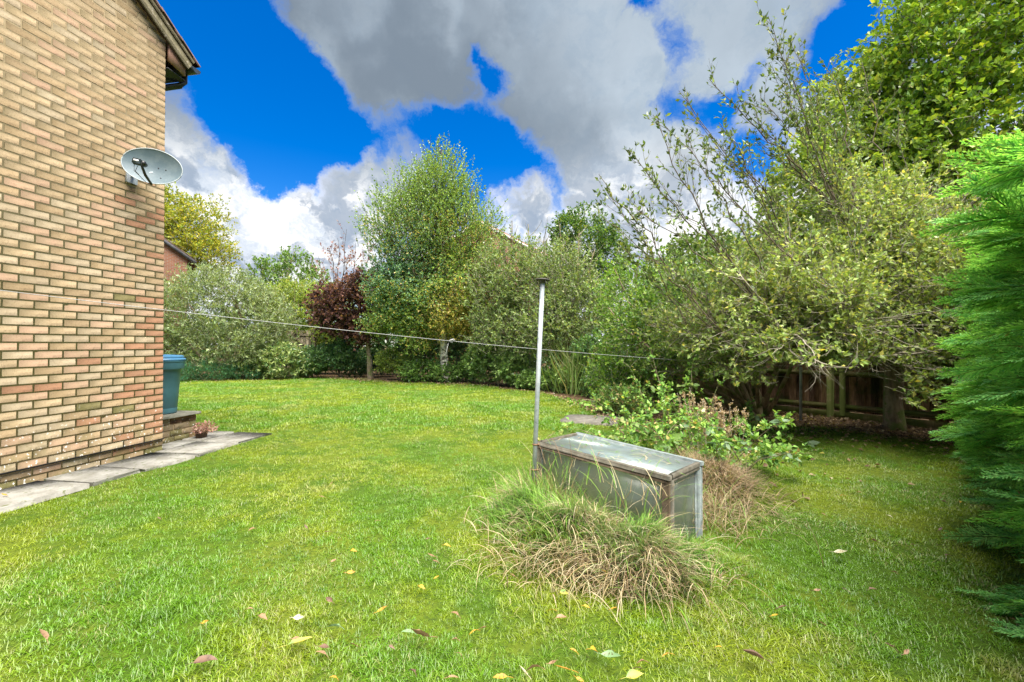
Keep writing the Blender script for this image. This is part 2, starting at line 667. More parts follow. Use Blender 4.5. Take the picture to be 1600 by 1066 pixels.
def blades(rng, n, spread, L, W, lean, segs=2, droop=.5, cols=None):
    """n grass blades rooted inside a disc -> V, quads, tris, colour"""
    r = spread * np.sqrt(rng.uniform(0, 1, n))
    a = rng.uniform(0, 6.283, n)
    base = np.stack([r * np.cos(a), r * np.sin(a), np.zeros(n)], -1)
    a2 = rng.uniform(0, 6.283, n)
    h = np.stack([np.cos(a2), np.sin(a2), np.zeros(n)], -1)
    side = np.stack([-np.sin(a2), np.cos(a2), np.zeros(n)], -1)
    ln = L * rng.uniform(.5, 1.25, n)
    wd = W * rng.uniform(.7, 1.3, n)
    le = lean * rng.uniform(.2, 1.3, n)
    K = segs + 1
    rows = []
    p = base.copy()
    for k in range(K):
        f = k / segs
        if k:
            ang = le + droop * (f ** 1.3) * rng.uniform(.6, 1.3, n)
            p = p + (h * np.sin(ang)[:, None] + UP * np.cos(ang)[:, None]) * (ln / segs)[:, None]
        if k < segs:
            ww = (wd * (1 - .55 * f) / 2)[:, None]
            rows += [p - side * ww, p + side * ww]
        else:
            rows += [p]
    V = np.stack(rows, 1)
    nv = V.shape[1]
    b = (np.arange(n) * nv)[:, None]
    Q = np.concatenate([b + np.array([[2 * k, 2 * k + 1, 2 * k + 3, 2 * k + 2]]) for k in range(segs - 1)]) if segs > 1 else np.zeros((0, 4), int)
    T = b + np.array([[2 * segs - 2, 2 * segs - 1, 2 * segs]])
    c = pick_cols(rng, n, cols or [((.5, .5, .5), 1)], .25)
    return V.reshape(-1, 3), Q, T, np.repeat(c, nv, 0)


def pick_cols(rng, n, pal, jit=.2):
    cs = np.array([p[0] for p in pal], float)
    ws = np.array([p[1] for p in pal], float)
    i = rng.choice(len(cs), n, p=ws / ws.sum())
    return cs[i] * (1 + rng.uniform(-jit, jit, (n, 1))) * (1 + rng.uniform(-jit * .3, jit * .3, (n, 3)))


def grass_mat():
    m, t, out = new_mat('grass blade')
    a = t.new('ShaderNodeVertexColor', layer_name='Col')
    sp = t.new('ShaderNodeSeparateColor')
    t.put(sp.inputs[0], a.outputs[0])
    r = sp.outputs[0]
    p = worldpos(t)
    big = t.noise(p, .62, 6, .62)
    med = t.noise(p, 3.2, 4, .6)
    lush, moss, straw, deep = (.125, .275, .005), (.245, .320, .005), (.38, .36, .13), (.075, .185, .006)
    c = t.mix(t.smooth(big, .44, .56), rgba(lush), rgba(moss))
    c = t.mix(t.math('MULTIPLY', t.smooth(t.noise(p, .95, 5, .6), .54, .68), .6), c, rgba((.34, .36, .08)))
    c = t.mix(t.math('MULTIPLY', t.smooth(med, .50, .66), .7), c, rgba(deep))
    f = t.math('ADD', r, t.math('MULTIPLY', t.math('SUBTRACT', t.noise(p, 1.5, 6, .7), .5), 1.5))
    c = t.mix(t.math('MULTIPLY', t.smooth(f, .86, 1.06), .8), c, rgba(straw))
    v = t.math('MULTIPLY_ADD', sp.outputs[1], .6, .72)
    hsv = t.new('ShaderNodeHueSaturation')
    t.put(hsv.inputs['Value'], v)
    t.put(hsv.inputs['Color'], c)
    c = hsv.outputs[0]
    d = t.new('ShaderNodeBsdfDiffuse')
    t.put(d.inputs[0], c)
    tr = t.new('ShaderNodeBsdfTranslucent')
    t.put(tr.inputs[0], c)
    mx = t.new('ShaderNodeMixShader')
    mx.inputs[0].default_value = .4
    t.l.new(d.outputs[0], mx.inputs[1])
    t.l.new(tr.outputs[0], mx.inputs[2])
    g = t.new('ShaderNodeBsdfGlossy')
    g.inputs['Roughness'].default_value = .45
    mg = t.new('ShaderNodeMixShader')
    mg.inputs[0].default_value = .05
    t.l.new(mx.outputs[0], mg.inputs[1])
    t.l.new(g.outputs[0], mg.inputs[2])
    t.l.new(mg.outputs[0], out.inputs[0])
    return m


M_GRASS = grass_mat()


def build_lawn():
    r = np.random.default_rng(3)

    def variant(n, spread, L, W, lean, segs, droop):
        V, Q, T, c = blades(r, n, spread, L, W, lean, segs, droop)
        nv = len(V) // n
        c = np.repeat(r.uniform(0, 1, (n, 3)), nv, 0)
        return raw_mesh('tuft', V, [Q, T], M_GRASS, c)
    fine = [variant(18, .045, .031, .0028, .55, 2, 1.0) for _ in range(6)] + [variant(12, .04, .048, .0030, .35, 3, 1.1) for _ in range(3)]
    wide = [variant(26, .11, .045, .0062, .55, 2, .9) for _ in range(6)]
    pts, rot, scl, vi = [], [], [], []
    bands = [(1.0, 2.6, 1500, 0), (2.6, 4.2, 950, 0), (4.2, 6.5, 560, 0), (6.5, 10.0, 190, 1), (10.0, 18.0, 110, 1)]
    for (y0, y1, dens, kind) in bands:
        x0, x1 = -min(1.35 * y1 + .8, 15.0), min(1.25 * y1 + .6, 7.0)
        n = int((x1 - x0) * (y1 - y0) * dens)
        x, y = r.uniform(x0, x1, n), r.uniform(y0, y1, n)
        keep = (np.abs(x) < 1.35 * y + .9) & ~off_lawn(x, y)
        p3 = np.stack([x, y, 0 * x], -1)
        keep &= r.uniform(0, 1, n) > np.clip(soil(x, y) * 1.25 - .1, 0, .97)
        keep &= r.uniform(0, 1, n) < .80 + .3 * lump(p3, 5.0)
        # inside the cold frame and under the long grass
        x, y = x[keep], y[keep]
        n = len(x)
        p3 = np.stack([x, y, 0 * x], -1)
        pts.append(np.stack([x, y, height(x, y) - .002], -1))
        rot.append(np.stack([r.normal(0, .12, n), r.normal(0, .12, n), r.uniform(0, 6.28, n)], -1))
        s = r.uniform(.65, 1.25, n) * (1 + .28 * np.clip(lump(p3, 3.1), -1, 1.2))
        scl.append(np.stack([s, s, s * r.uniform(.75, 1.3, n)], -1))
        lush = lump(p3, 2.3) + r.normal(0, .5, n)
        if kind == 0:
            vi.append(np.where(lush > .85, r.integers(6, 9, n), r.integers(0, 6, n)))
        else:
            vi.append(r.integers(9, 15, n))
    o = instancer('lawn_grass', np.concatenate(pts), np.concatenate(rot), np.concatenate(scl), np.concatenate(vi), fine + wide)
    tag(o, 'short bright green mossy grass covering the whole lawn', 'grass', kind='stuff')
    print('lawn tufts', sum(map(len, pts)))


build_lawn()

# ------------------------------------------------------------------ brick house on the left
def brick_mat(name, a, b, dark, spots=None):
    m, t, out = new_mat(name)
    p = worldpos(t)
    oi = t.new('ShaderNodeObjectInfo')
    rot = t.new('ShaderNodeMapping')
    rot.inputs['Rotation'].default_value = (.6, .3, .2)
    rot.inputs['Scale'].default_value = (1, 2.4, 1)
    t.put(rot.inputs[0], p)
    crease = t.noise(rot.outputs[0], 55, 5, .65, .8)
    f = t.smooth(t.noise(p, 7.0, 6, .65), .36, .64)
    c = t.mix(f, rgba(a), rgba(b))
    c = t.mix(t.math('MULTIPLY', t.smooth(crease, .50, .66), .75), c, rgba(dark))
    v = t.math('MULTIPLY_ADD', oi.outputs['Random'], .18, .68)
    hsv = t.new('ShaderNodeHueSaturation')
    t.put(hsv.inputs['Value'], v)
    t.put(hsv.inputs['Color'], c)
    c = hsv.outputs[0]
    # damp and moss rising from the ground, white salts just above it
    sz = t.new('ShaderNodeSeparateXYZ')
    t.put(sz.inputs[0], p)
    low = t.smooth(sz.outputs[2], .7, .0)
    mossf = t.math('MULTIPLY', low, t.smooth(t.noise(p, 6, 5, .65), .45, .65))
    c = t.mix(t.math('MULTIPLY', mossf, .6), c, rgba((.10, .10, .035)))
    salt = t.math('MULTIPLY', t.smooth(sz.outputs[2], .8, .05), t.smooth(t.noise(p, 38, 3, .5), .63, .68))
    c = t.mix(salt, c, rgba((.62, .60, .55)))
    principled(t, out, c, .92, .12, 0, t.math('ADD', crease, t.noise(p, 160, 3, .6)), .0016, .5)
    return m


BR_BUFF = brick_mat('buff brick', (.345, .26, .15), (.40, .305, .185), (.25, .18, .10))
BR_PALE = brick_mat('pale brick', (.395, .32, .21), (.34, .27, .17), (.27, .20, .125))
BR_PINK = brick_mat('pink brick', (.385, .255, .165), (.35, .25, .155), (.27, .18, .11))
BR_BROWN = brick_mat('brown brick', (.29, .21, .115), (.34, .25, .145), (.21, .145, .08))
BR_RED = brick_mat('orange red brick', (.33, .175, .100), (.29, .165, .095), (.21, .115, .065))
BR_OLIVE = brick_mat('mossy brick', (.22, .19, .085), (.16, .14, .055), (.10, .09, .04))
M_MORTAR = mottled('mortar', (.38, .285, .155), (.44, .34, .20), 25, .95, .1, .0005)
M_DARK = mottled('black plastic', (.012, .012, .013), (.02, .02, .022), 20, .4, .5, .001)


def pick_brick(r, x, z):
    """x: distance from the corner along the wall (m), z: height"""
    redf = np.clip(1.25 - x / (.50 + .28 * math.sin(z * 2.1 + 1)), 0, 1) * np.clip((3.3 - z) / 1.2, 0, 1)
    if z < 2.3:
        redf += .10 * (z < 1.2)
    if r.uniform() < redf * .8:
        return r.choice([3, 4, 4]) if r.uniform() < .9 else 2
    w_ = [.46, .10, .16, .28, 0, 0] if z > 2.6 else [.22, .30, .27, .15, .02, .04]
    return r.choice(6, p=np.array(w_) / sum(w_))


BRICK_MATS = [BR_BUFF, BR_PALE, BR_PINK, BR_BROWN, BR_RED, BR_OLIVE]


def brick_meshes(lx, ly, lz):
    res = []
    for k, m in enumerate(BRICK_MATS):
        b = MB().box((0, 0, 0), (lx, ly, lz), None, .003)
        V = np.concatenate(b.V)
        V = V + np.random.default_rng(k).normal(0, .0004, V.shape)
        res.append(raw_mesh('brick', V, [np.concatenate(b.Q), np.concatenate(b.T)], m))
    return res


def build_house():
    r = np.random.default_rng(21)
    ang = math.atan2(WALL_N[1], WALL_N[0])          # local x = outward normal ... use local axes: X along wall away from corner (towards camera), Y outwards
    root = thing('brick_house', 'buff and pink brick house with a steep gable, left edge of the garden', 'house', tuple(CORNER))
    M = np.stack([-WALL_T, WALL_N, UP], -1)          # local (along towards camera, outwards, up)
    root.matrix_world = Matrix([list(M[0]) + [CORNER[0]], list(M[1]) + [CORNER[1]], list(M[2]) + [0], [0, 0, 0, 1]])
    DEPTH, EAVE, PITCH = 7.6, 4.85, math.radians(34)
    ridge = EAVE + DEPTH / 2 * math.tan(PITCH)
    WID = 9.0

    def gable_h(x):
        return EAVE + min(x, DEPTH - x) * math.tan(PITCH)
    # mortar body (pentagon prism), 6 mm behind the brick faces
    pts = [(0.006, 0), (DEPTH - .006, 0), (DEPTH - .006, EAVE), (DEPTH / 2, ridge - .02), (0.006, EAVE)]
    V = [(x, -.0052, z) for x, z in pts] + [(x, -WID + .006, z) for x, z in pts]
    Q = [(0, 1, 6, 5), (1, 2, 7, 6), (2, 3, 8, 7), (3, 4, 9, 8), (4, 0, 5, 9)]
    wall = obj('wall', V, [np.array(Q), np.array([(0, 4, 3, 2, 1), (5, 6, 7, 8, 9)])], M_MORTAR, root)
    L, H, G = .215, .065, .010
    D = .1025
    stretch, head = brick_meshes(L, .03, H), brick_meshes(D, .03, H)
    rest = [MB() for _ in BRICK_MATS]
    cand = []
    rows = int(ridge / .075)
    for k in range(rows):
        z0 = k * .075 + .005
        off = 0 if k % 2 == 0 else 1
        x = 0.0
        first = True
        while x < DEPTH:
            ln = (D if first and off else L)
            ln = min(ln, DEPTH - x)
            first = False
            xc = x + ln / 2
            if z0 + H < gable_h(xc) + .02 and ln > .05:
                cand.append((xc, ln, z0 + H / 2, k))
            x += ln + G
    # visible extent of the wall, largest first = nearest the camera among those seen
    def seen(c):
        p = CORNER - WALL_T * c[0]
        d = p[1]
        u = 800 + FPX * p[0] / d if d > .3 else -9999
        v = 540 - (c[2] - CAM_H) / d * FPX if d > .3 else -9999
        return d > .3 and u > -12 and -20 < v < 1090
    vis = [c for c in cand if seen(c)]
    hid = [c for c in cand if not seen(c)]
    vis.sort(key=lambda c: c[0] + abs(c[2] - 1.25) * -.15, reverse=True)
    solo = set(id(c) for c in vis[:300])
    for c in vis + hid:
        xc, ln, zc, k = c
        mi = pick_brick(r, xc, zc)
        if zc < .07:
            mi = r.choice([3, 5, 3, 1])
        dy = float(np.clip(r.normal(0, .0007), -.0007, .0009)) - .0186
        if id(c) in solo and (abs(ln - L) < .001 or abs(ln - D) < .001):
            o = link('brick', (stretch if abs(ln - L) < .001 else head)[mi], wall)
            o.location = (xc, dy, zc)
            o.rotation_euler = (r.normal(0, .002), r.normal(0, .004), r.normal(0, .002))
        else:
            rest[mi].box((xc, dy, zc), (ln, .03, H), None, .004)
    # far wall (faces away from the camera) and back of the gable
    for k in range(int(EAVE / .075)):
        zc = k * .075 + .005 + H / 2
        x = .0 if k % 2 else .12
        while x < WID - .3:
            mi = pick_brick(r, .3 + x, zc)
            rest[mi].box((.0085 + r.normal(0, .001), -.012 - x - L / 2 - .11 * (k % 2 == 0), zc), (.03, L, H))
            x += L + G
    allV, allF, mats, midx = [], [], [], []
    n = 0
    fq, ft, iq, it_ = [], [], [], []
    for i, b in enumerate(rest):
        allV.append(np.concatenate(b.V))
        if b.Q:
            q = np.concatenate(b.Q) + n
            fq.append(q)
            iq.append(np.full(len(q), i))
        if b.T:
            q = np.concatenate(b.T) + n
            ft.append(q)
            it_.append(np.full(len(q), i))
        n += b.n
    me = raw_mesh('brick_courses', np.concatenate(allV), [np.concatenate(fq), np.concatenate(ft)])
    for m in BRICK_MATS:
        me.materials.append(m)
    me.polygons.foreach_set('material_index', np.concatenate(iq + it_).astype(np.int32))
    tag(link('brick_courses', me, wall), kind='stuff')
    # damp proof course
    MB().box((DEPTH / 2, .0075, .155), (DEPTH, .016, .012)).build('damp_course', M_DARK, wall)
    # roof: two slopes, verge board, soffit box, tiles along the verge
    M_WOOD = mottled('weathered verge board', (.125, .11, .065), (.08, .072, .038), 9, .85, .2, .004, third=(.19, .17, .13))
    M_SOFF = mottled('brown soffit board', (.24, .125, .085), (.30, .17, .12), 7, .7, .3, .003)
    M_TILE = mottled('brown roof tile', (.085, .060, .05), (.14, .09, .07), 12, .85, .2, .004, third=(.20, .07, .06))
    t_ = math.tan(PITCH)
    ca, sa = math.cos(PITCH), math.sin(PITCH)
    roof = link('roof', None, root)
    OV = .25                                        # overhang past the far wall
    LS = (DEPTH / 2 + OV) / ca
    for side in (0, 1):
        # slope frame: along slope up, outward normal
        if side == 0:
            o0 = np.array([-OV, 0, EAVE - OV * t_])
            ax = np.array([ca, 0, sa])
            nx_ = np.array([-sa, 0, ca])
        else:
            o0 = np.array([DEPTH + OV, 0, EAVE - OV * t_])
            ax = np.array([-ca, 0, sa])
            nx_ = np.array([sa, 0, ca])
        Mx = np.stack([ax, np.array([0, 1., 0]), nx_], -1)
        MB().box(o0 + ax * LS / 2 + np.array([0, -WID / 2 + .05, 0]) + nx_ * .085, (LS, WID, .05), Mx).build('roof_slope', M_TILE, roof)
        MB().box(o0 + ax * (LS / 2 - .01) + np.array([0, .055, 0]) + nx_ * .02, (LS - .02, .028, .105), Mx, .003).build('verge_board', M_WOOD, roof)
        MB().box(o0 + ax * (LS / 2) + np.array([0, .078, 0]) + nx_ * .10, (LS - .02, .018, .045), Mx, .002).build('verge_strip', M_WOOD, roof)
        tb = MB().box((0, 0, 0), (.345, .29, .018), None, .003)
        tme = raw_mesh('roof_tile', np.concatenate(tb.V), [np.concatenate(tb.Q), np.concatenate(tb.T)], M_TILE)
        for col_ in range(2):
            for k in range(int(LS / .30) + 1):
                o = link('roof_tile', tme, roof)
                p = o0 + ax * (.12 + .30 * k) + np.array([0, -.03 - .30 * col_ + r.normal(0, .003), 0]) + nx_ * (.135 + r.normal(0, .002))
                Mt = Mx @ roty(-.045)
                o.matrix_local = Matrix([list(Mt[0]) + [p[0]], list(Mt[1]) + [p[1]], list(Mt[2]) + [p[2]], [0, 0, 0, 1]])
        rest_t = MB()
        for col_ in range(2, 30):
            for k in range(int(LS / .30) + 1):
                p = o0 + ax * (.12 + .30 * k) + np.array([0, -.03 - .30 * col_, 0]) + nx_ * .135
                rest_t.box(p, (.345, .29, .018), Mx @ roty(-.045))
        tag(rest_t.build('tile_courses', M_TILE, roof), kind='stuff')
    # boxed eaves: triangular end board, soffit, fascia
    za, zb = EAVE - OV * t_, EAVE
    tri = [(-.012, EAVE - .03), (-OV + .02, EAVE - OV * t_ - .0), (-OV + .02, EAVE - OV * t_ - .11), (-.012, EAVE - .22)]
    V = [(x, .030, z) for x, z in tri] + [(x, .004, z) for x, z in tri]
    V = np.array(V)
    obj('soffit_end', V, [np.array([(0, 1, 2, 3), (7, 6, 5, 4), (0, 4, 5, 1), (1, 5, 6, 2), (2, 6, 7, 3), (3, 7, 4, 0)])], M_SOFF, roof)
    MB().box((-.15, -WID / 2 - .01, EAVE - .30), (.23, WID, .012), roty(-.1)).build('soffit', M_DARK, roof)
    MB().box((-OV - .0, -WID / 2, EAVE - OV * t_ - .015), (.022, WID, .14)).build('fascia', M_DARK, roof)
    # gutter: half round
    g = MB()
    aa = np.linspace(math.pi, 2 * math.pi, 9)
    gx, gz = -OV - .075, EAVE - OV * t_ + .035
    prof = [(gx + .062 * math.cos(a), gz + .062 * math.sin(a)) for a in aa] + [(gx + .056 * math.cos(a), gz + .056 * math.sin(a)) for a in aa[::-1]]
    m_ = len(prof)
    V = [(x, .09, z) for x, z in prof] + [(x, -WID, z) for x, z in prof]
    Q = [(i, (i + 1) % m_, m_ + (i + 1) % m_, m_ + i) for i in range(m_)]
    g.add(V, Q)
    cap = [(gx, .088, gz + .004)] + [(gx + .06 * math.cos(a), .088, gz + .06 * math.sin(a)) for a in aa]
    g.add(cap, None, [(0, i, i + 1) for i in range(1, len(aa))])
    M_GUT = mottled('grey gutter', (.035, .045, .055), (.055, .07, .085), 10, .35, .5, .001)
    g.build('gutter', M_GUT, root, smooth=False)
    d = MB().tube([(gx, -.09, gz - .05), (gx, -.09, gz - .15), (gx + .03, -.12, gz - .21), (-.13, -.34, gz - .33), (-.075, -.40, gz - .38), (-.075, -.40, gz - .5), (-.075, -.40, .3)], .036, 10)
    d.build('downpipe', M_DARK, root, smooth=True)
    # the lead of brick ends at the soffit; a little hook for the line
    hk = MB().box((2.02, .02, 1.72), (.04, .03, .06), None, .003).tube([(2.02, .03, 1.72), (2.02, .075, 1.72), (2.02, .085, 1.735)], .004, 6)
    hk.build('line_hook', M_DARK, root)
    return root


build_house()

# satellite dish ------------------------------------------------------
def build_dish():
    c = at(236, 259, 4.75)
    root = thing('satellite_dish', 'grey oval satellite dish fixed to the brick gable beside its far corner', 'satellite dish', tuple(c))
    n = nrm(np.array([.36, -.92, .13]))
    x = nrm(np.cross(UP, n)) * -1
    roll = math.radians(-9)
    y = np.cross(n, x) * 1.0
    if y[2] < 0:
        y = -y
    x = nrm(np.cross(y, n))
    xr, yr = x * math.cos(roll) + y * math.sin(roll), -x * math.sin(roll) + y * math.cos(roll)
    M = np.stack([xr, yr, n], -1)
    A, B = .272, .195
    m, t, out = new_mat('grey dish paint')
    p = worldpos(t)
    f = t.smooth(t.noise(p, 9, 6, .65), .4, .66)
    cc = t.mix(f, rgba((.10, .145, .17)), rgba((.14, .185, .205)))
    v = t.new('ShaderNodeTexVoronoi')
    v.inputs['Scale'].default_value = 260
    t.put(v.inputs['Vector'], p)
    principled(t, out, cc, .5, .4, 0, v.outputs[0], .001, .3)
    dark = M_DARK
    rim = mottled('dish rim paint', (.34, .38, .40), (.42, .46, .48), 9, .5, .4, .001)
    R, S = 14, 56
    V, Q = [], []
    for s_, thick in ((1, 0), (-1, -.006)):
        for i in range(R + 1):
            f = i / R
            for j in range(S):
                a = 2 * math.pi * j / S
                V.append((A * f * math.cos(a), B * f * math.sin(a), .055 * (f * f - 1) + thick))
    k0 = 0
    for side in (0, 1):
        for i in range(R):
            for j in range(S):
                j2 = (j + 1) % S
                q = (k0 + i * S + j, k0 + i * S + j2, k0 + (i + 1) * S + j2, k0 + (i + 1) * S + j)
                Q.append(q if side == 0 else q[::-1])
        k0 += (R + 1) * S
    obj('reflector', np.array(V) @ M.T, np.array(Q), m, root, smooth=True)
    ring = [(A * math.cos(a), B * math.sin(a), -.002) for a in np.linspace(0, 2 * math.pi, 57)]
    MB().tube(np.array(ring) @ M.T, .0055, 6, False).build('rim', rim, root, smooth=True)
    # bolts
    for (bx, by) in ((.035, .015), (.105, .01), (.085, -.10)):
        f2 = (bx / A) ** 2 + (by / B) ** 2
        MB().lathe([(0, .004), (.0065, .003), (.0075, 0)], np.array([bx, by, .055 * (f2 - 1)]) @ M.T, 8, M).build('bolt', dark, root)
    a0, a1 = np.array([.03, -B - .005, -.01]), np.array([.0, -.10, .25])
    MB().tube(np.stack([a0, a0 * .5 + a1 * .5 + np.array([0, -.02, .01]), a1]) @ M.T, [.012, .014, .012], 8).build('arm', dark, root, smooth=True)
    recv = link('receiver', None, root)
    ln = a1 + np.array([-.004, .0, -.02])
    MB().lathe([(0, 0), (.026, 0), (.026, .045), (.015, .06), (0, .06)], (ln + np.array([0.018, 0.01, -.04])) @ M.T, 14, M).build('feed_horn', dark, recv, smooth=False)
    MB().box((ln + np.array([-.028, .005, .012])) @ M.T, (.072, .06, .045), M, .006).build('receiver_case', mottled('dark grey casing', (.03, .045, .055), (.045, .06, .07), 20, .45, .4, .001), recv)
    MB().box((ln + np.array([-.030, .008, .0355])) @ M.T, (.042, .018, .002), M).build('receiver_label', mottled('white label', (.7, .72, .74), (.8, .8, .8), 90, .6, .3, .0), recv)
    cb = np.array([ln + (-.05, -.03, .0), ln + (-.045, -.085, -.02), (-.03, -B - .0, .16), (.0, -B - .018, .05), (.03, -B - .01, -.02)])
    MB().tube(cb @ M.T, .003, 6).build('cable', dark, root, smooth=True)
    cb = np.array([ln + (-.02, -.03, .0), ln + (-.035, -.085, -.02), (-.025, -B - .0, .16)])
    MB().tube(cb @ M.T, .003, 6).build('cable', dark, root, smooth=True)
    # wall bracket
    back = np.array([0, -.05, -.06]) @ M.T
    s, nn = wall_coords(c[0] + back[0], c[1] + back[1])
    wallp = CORNER + WALL_T * (s - .03) - c
    wallp[2] = back[2] - .02
    W = np.stack([WALL_T, WALL_N, UP], -1)
    br = MB().box(wallp + WALL_N * .012, (.12, .014, .18), W, .002)
    br.tube([wallp + WALL_N * .015, wallp + WALL_N * (nn - .06), back], .017, 8)
    br.build('bracket', rim, root)


build_dish()


# ------------------------------------------------------------------ path of slabs, bin, plinth, pot
def wall_frame_obj(o, s, n, z, rz=0.0):
    p = CORNER + WALL_T * s + WALL_N * n
    o.location = (p[0], p[1], z)
    o.rotation_euler = (0, 0, math.atan2(-WALL_T[0], WALL_T[1]) + rz)   # local +Y runs along the wall
    return o


def build_path():
    r = np.random.default_rng(8)
    root = wall_frame_obj(link('path', None), 0, 0, 0)
    tag(root, 'path of grey concrete slabs along the foot of the brick house', kind='structure')
    m = mottled('concrete slab', (.17, .16, .135), (.26, .25, .22), 7, .92, .15, .004, third=(.10, .11, .05))
    gm = mottled('path joint soil', (.07, .06, .035), (.08, .11, .025), 14, .95, .1, .01)
    MB().box((.31, -3.3, -.020), (.56, 8.2, .05)).box((-1.5, .50, -.021), (3.0, .9, .05)).build('path_bed', gm, root)
    y = 1.06
    k = 0
    while y > -6.6:
        ln = [.62, .60, .60, .45, .75][k % 5]
        b = MB().box((0, 0, 0), (.56 + r.normal(0, .008), ln - .034, .05), None, .006)
        V = np.concatenate(b.V)
        V[:, :2] += r.normal(0, .004, (len(V), 2))
        o = obj('paving_slab', V, [np.concatenate(b.Q), np.concatenate(b.T)], m, root)
        o.location = (.335 + r.normal(0, .006), y - ln / 2, .012 + r.normal(0, .002))
        o.rotation_euler = (r.normal(0, .006), r.normal(0, .008), r.normal(0, .014))
        y -= ln
        k += 1
    for i in range(5):
        for j, (yy, dd) in enumerate(((.76, .56), (.24, .44))):
            b = MB().box((0, 0, 0), (.575, dd - .02, .05), None, .006)
            V = np.concatenate(b.V)
            V[:, :2] += r.normal(0, .004, (len(V), 2))
            o = obj('paving_slab', V, [np.concatenate(b.Q), np.concatenate(b.T)], m, root)
            o.location = (-.26 - .6 * i + .06 * j, yy, .013 + r.normal(0, .003))
            o.rotation_euler = (r.normal(0, .008), r.normal(0, .008), r.normal(0, .012))


build_path()


def build_small_slab():
    r = np.random.default_rng(4)
    m = mottled('worn grey slab', (.13, .12, .10), (.20, .185, .155), 9, .95, .1, .004, third=(.11, .09, .06))
    V0, n = [], 18
    a = np.linspace(0, 2 * np.pi, n, endpoint=False)
    rad = np.array([min(.46 / max(abs(math.cos(t)), .01), .40 / max(abs(math.sin(t)), .01)) for t in a]) * r.uniform(.86, 1.02, n)
    top = np.stack([rad * np.cos(a), rad * np.sin(a), np.full(n, .018)], -1)
    bot = top * [1.02, 1.02, 0] + [0, 0, -.03]
    V = np.vstack([top, bot, [[0, 0, .02]]])
    Q = [(i, n + i, n + (i + 1) % n, (i + 1) % n) for i in range(n)]
    T = [(2 * n, i, (i + 1) % n) for i in range(n)]
    o = obj('stepping_slab', V, [np.array(Q), np.array(T)], m)
    o.location = (1.30, 7.35, .012)
    o.rotation_euler = (.005, -.01, -.35)
    tag(o, 'flat grey worn slab let into the lawn edge before the brambles', 'slab')


build_small_slab()


def build_plinth_bin():
    r = np.random.default_rng(14)
    W = np.stack([WALL_T, WALL_N, UP], -1)
    c = CORNER + WALL_T * .42 - WALL_N * .58
    root = wall_frame_obj(thing('brick_plinth', 'low mossy brick plinth with a thin slab on top, under the blue bin', 'plinth'), .42, -.58, 0)
    # local x: outwards from the gable plane, y: along
    hw, hd = .33, .27
    MB().box((0, 0, .17), (2 * hw - .02, 2 * hd - .02, .34)).build('mortar', M_MORTAR, root)
    bl = brick_meshes(.215, .1, .065)
    for k in range(4):
        z = .075 * k + .05 + .012
        for side in range(4):
            lenx = 2 * hw if side in (0, 2) else 2 * hd
            x = -lenx / 2 + (.1075 if k % 2 == 0 else .05)
            while x < lenx / 2 - .02:
                x1 = min(x, lenx / 2 - .1075)
                o = link('brick', bl[int(r.choice([5, 5, 3, 0, 4]))], root)
                if side == 0:
                    o.location = (x1, -hd + .05, z)
                elif side == 2:
                    o.location = (x1, hd - .05, z)
                else:
                    o.location = ((hw - .05) * (1 if side == 1 else -1), x1, z)
                    o.rotation_euler = (0, 0, math.pi / 2)
                x += .225
    slab = MB().box((0, 0, .352), (2 * hw + .10, 2 * hd + .06, .032), None, .004)
    slab.build('top_slab', mottled('dark slate slab', (.10, .10, .075), (.17, .165, .13), 12, .8, .2, .003), root)
    # bin
    b = thing('water_butt', 'tapered blue green plastic bin with a ribbed lid standing on the brick plinth', 'bin', (c[0] + .02, c[1] + .0, .368))
    m1, t, out = new_mat('blue green plastic')
    p = worldpos(t)
    principled(t, out, t.mix(t.smooth(t.noise(p, 5, 5, .6), .35, .7), rgba((.045, .125, .150)), rgba((.060, .155, .185))), .42, .45, 0, t.noise(p, 60, 3, .6), .001)
    m2, t, out = new_mat('blue lid plastic')
    principled(t, out, (.075, .22, .37), .4, .45)
    body = [(0, .0), (.19, .0), (.203, .012), (.207, .055), (.203, .075), (.206, .08), (.222, .30), (.243, .565), (.247, .57), (.275, .575), (.279, .585), (.281, .66), (.288, .668), (.288, .685), (.275, .69), (.262, .69), (.26, .60), (.0, .60)]
    MB().lathe(body, sides=48).build('bin_body', m1, b, smooth=False)
    MB().lathe([(.292, .686), (.294, .70), (.286, .712), (.270, .714), (.268, .722), (.272, .728), (.268, .742), (.25, .75), (.10, .762), (0, .764)], sides=48).build('lid', m2, b, smooth=False)
    for o in b.children:
        o.data.polygons.foreach_set('use_smooth', np.ones(len(o.data.polygons), bool))
        try:
            o.data.set_sharp_from_angle(angle=math.radians(35))
        except Exception:
            pass
    # pot with dried pink flowers
    q = CORNER + WALL_T * .62 - WALL_N * .10
    pot = thing('flower_pot', 'small dark pot of dried pink flowers beside the brick plinth', 'flower pot', (q[0], q[1], .035))
    MB().lathe([(0, 0), (.06, 0), (.075, .10), (.08, .10), (.08, .115), (.07, .115), (.066, .095), (0, .09)], sides=20).build('pot', mottled('dark clay pot', (.09, .06, .045), (.14, .09, .06), 20, .8, .2), pot)
    n = 420
    th, ph = r.uniform(0, 6.28, n), np.arccos(r.uniform(-.2, 1, n))
    P = np.stack([.13 * np.sin(ph) * np.cos(th) + .05, .11 * np.sin(ph) * np.sin(th), .10 + .09 * np.cos(ph)], -1) * r.uniform(.6, 1.1, (n, 1))
    add_leaves('dried_flowers', P, nrm(P - [0, 0, .05] + r.normal(0, .05, (n, 3))), r, .030, .020, [((.42, .22, .19), 3), ((.55, .38, .30), 2), ((.30, .16, .12), 2)], M_DRY, pot)


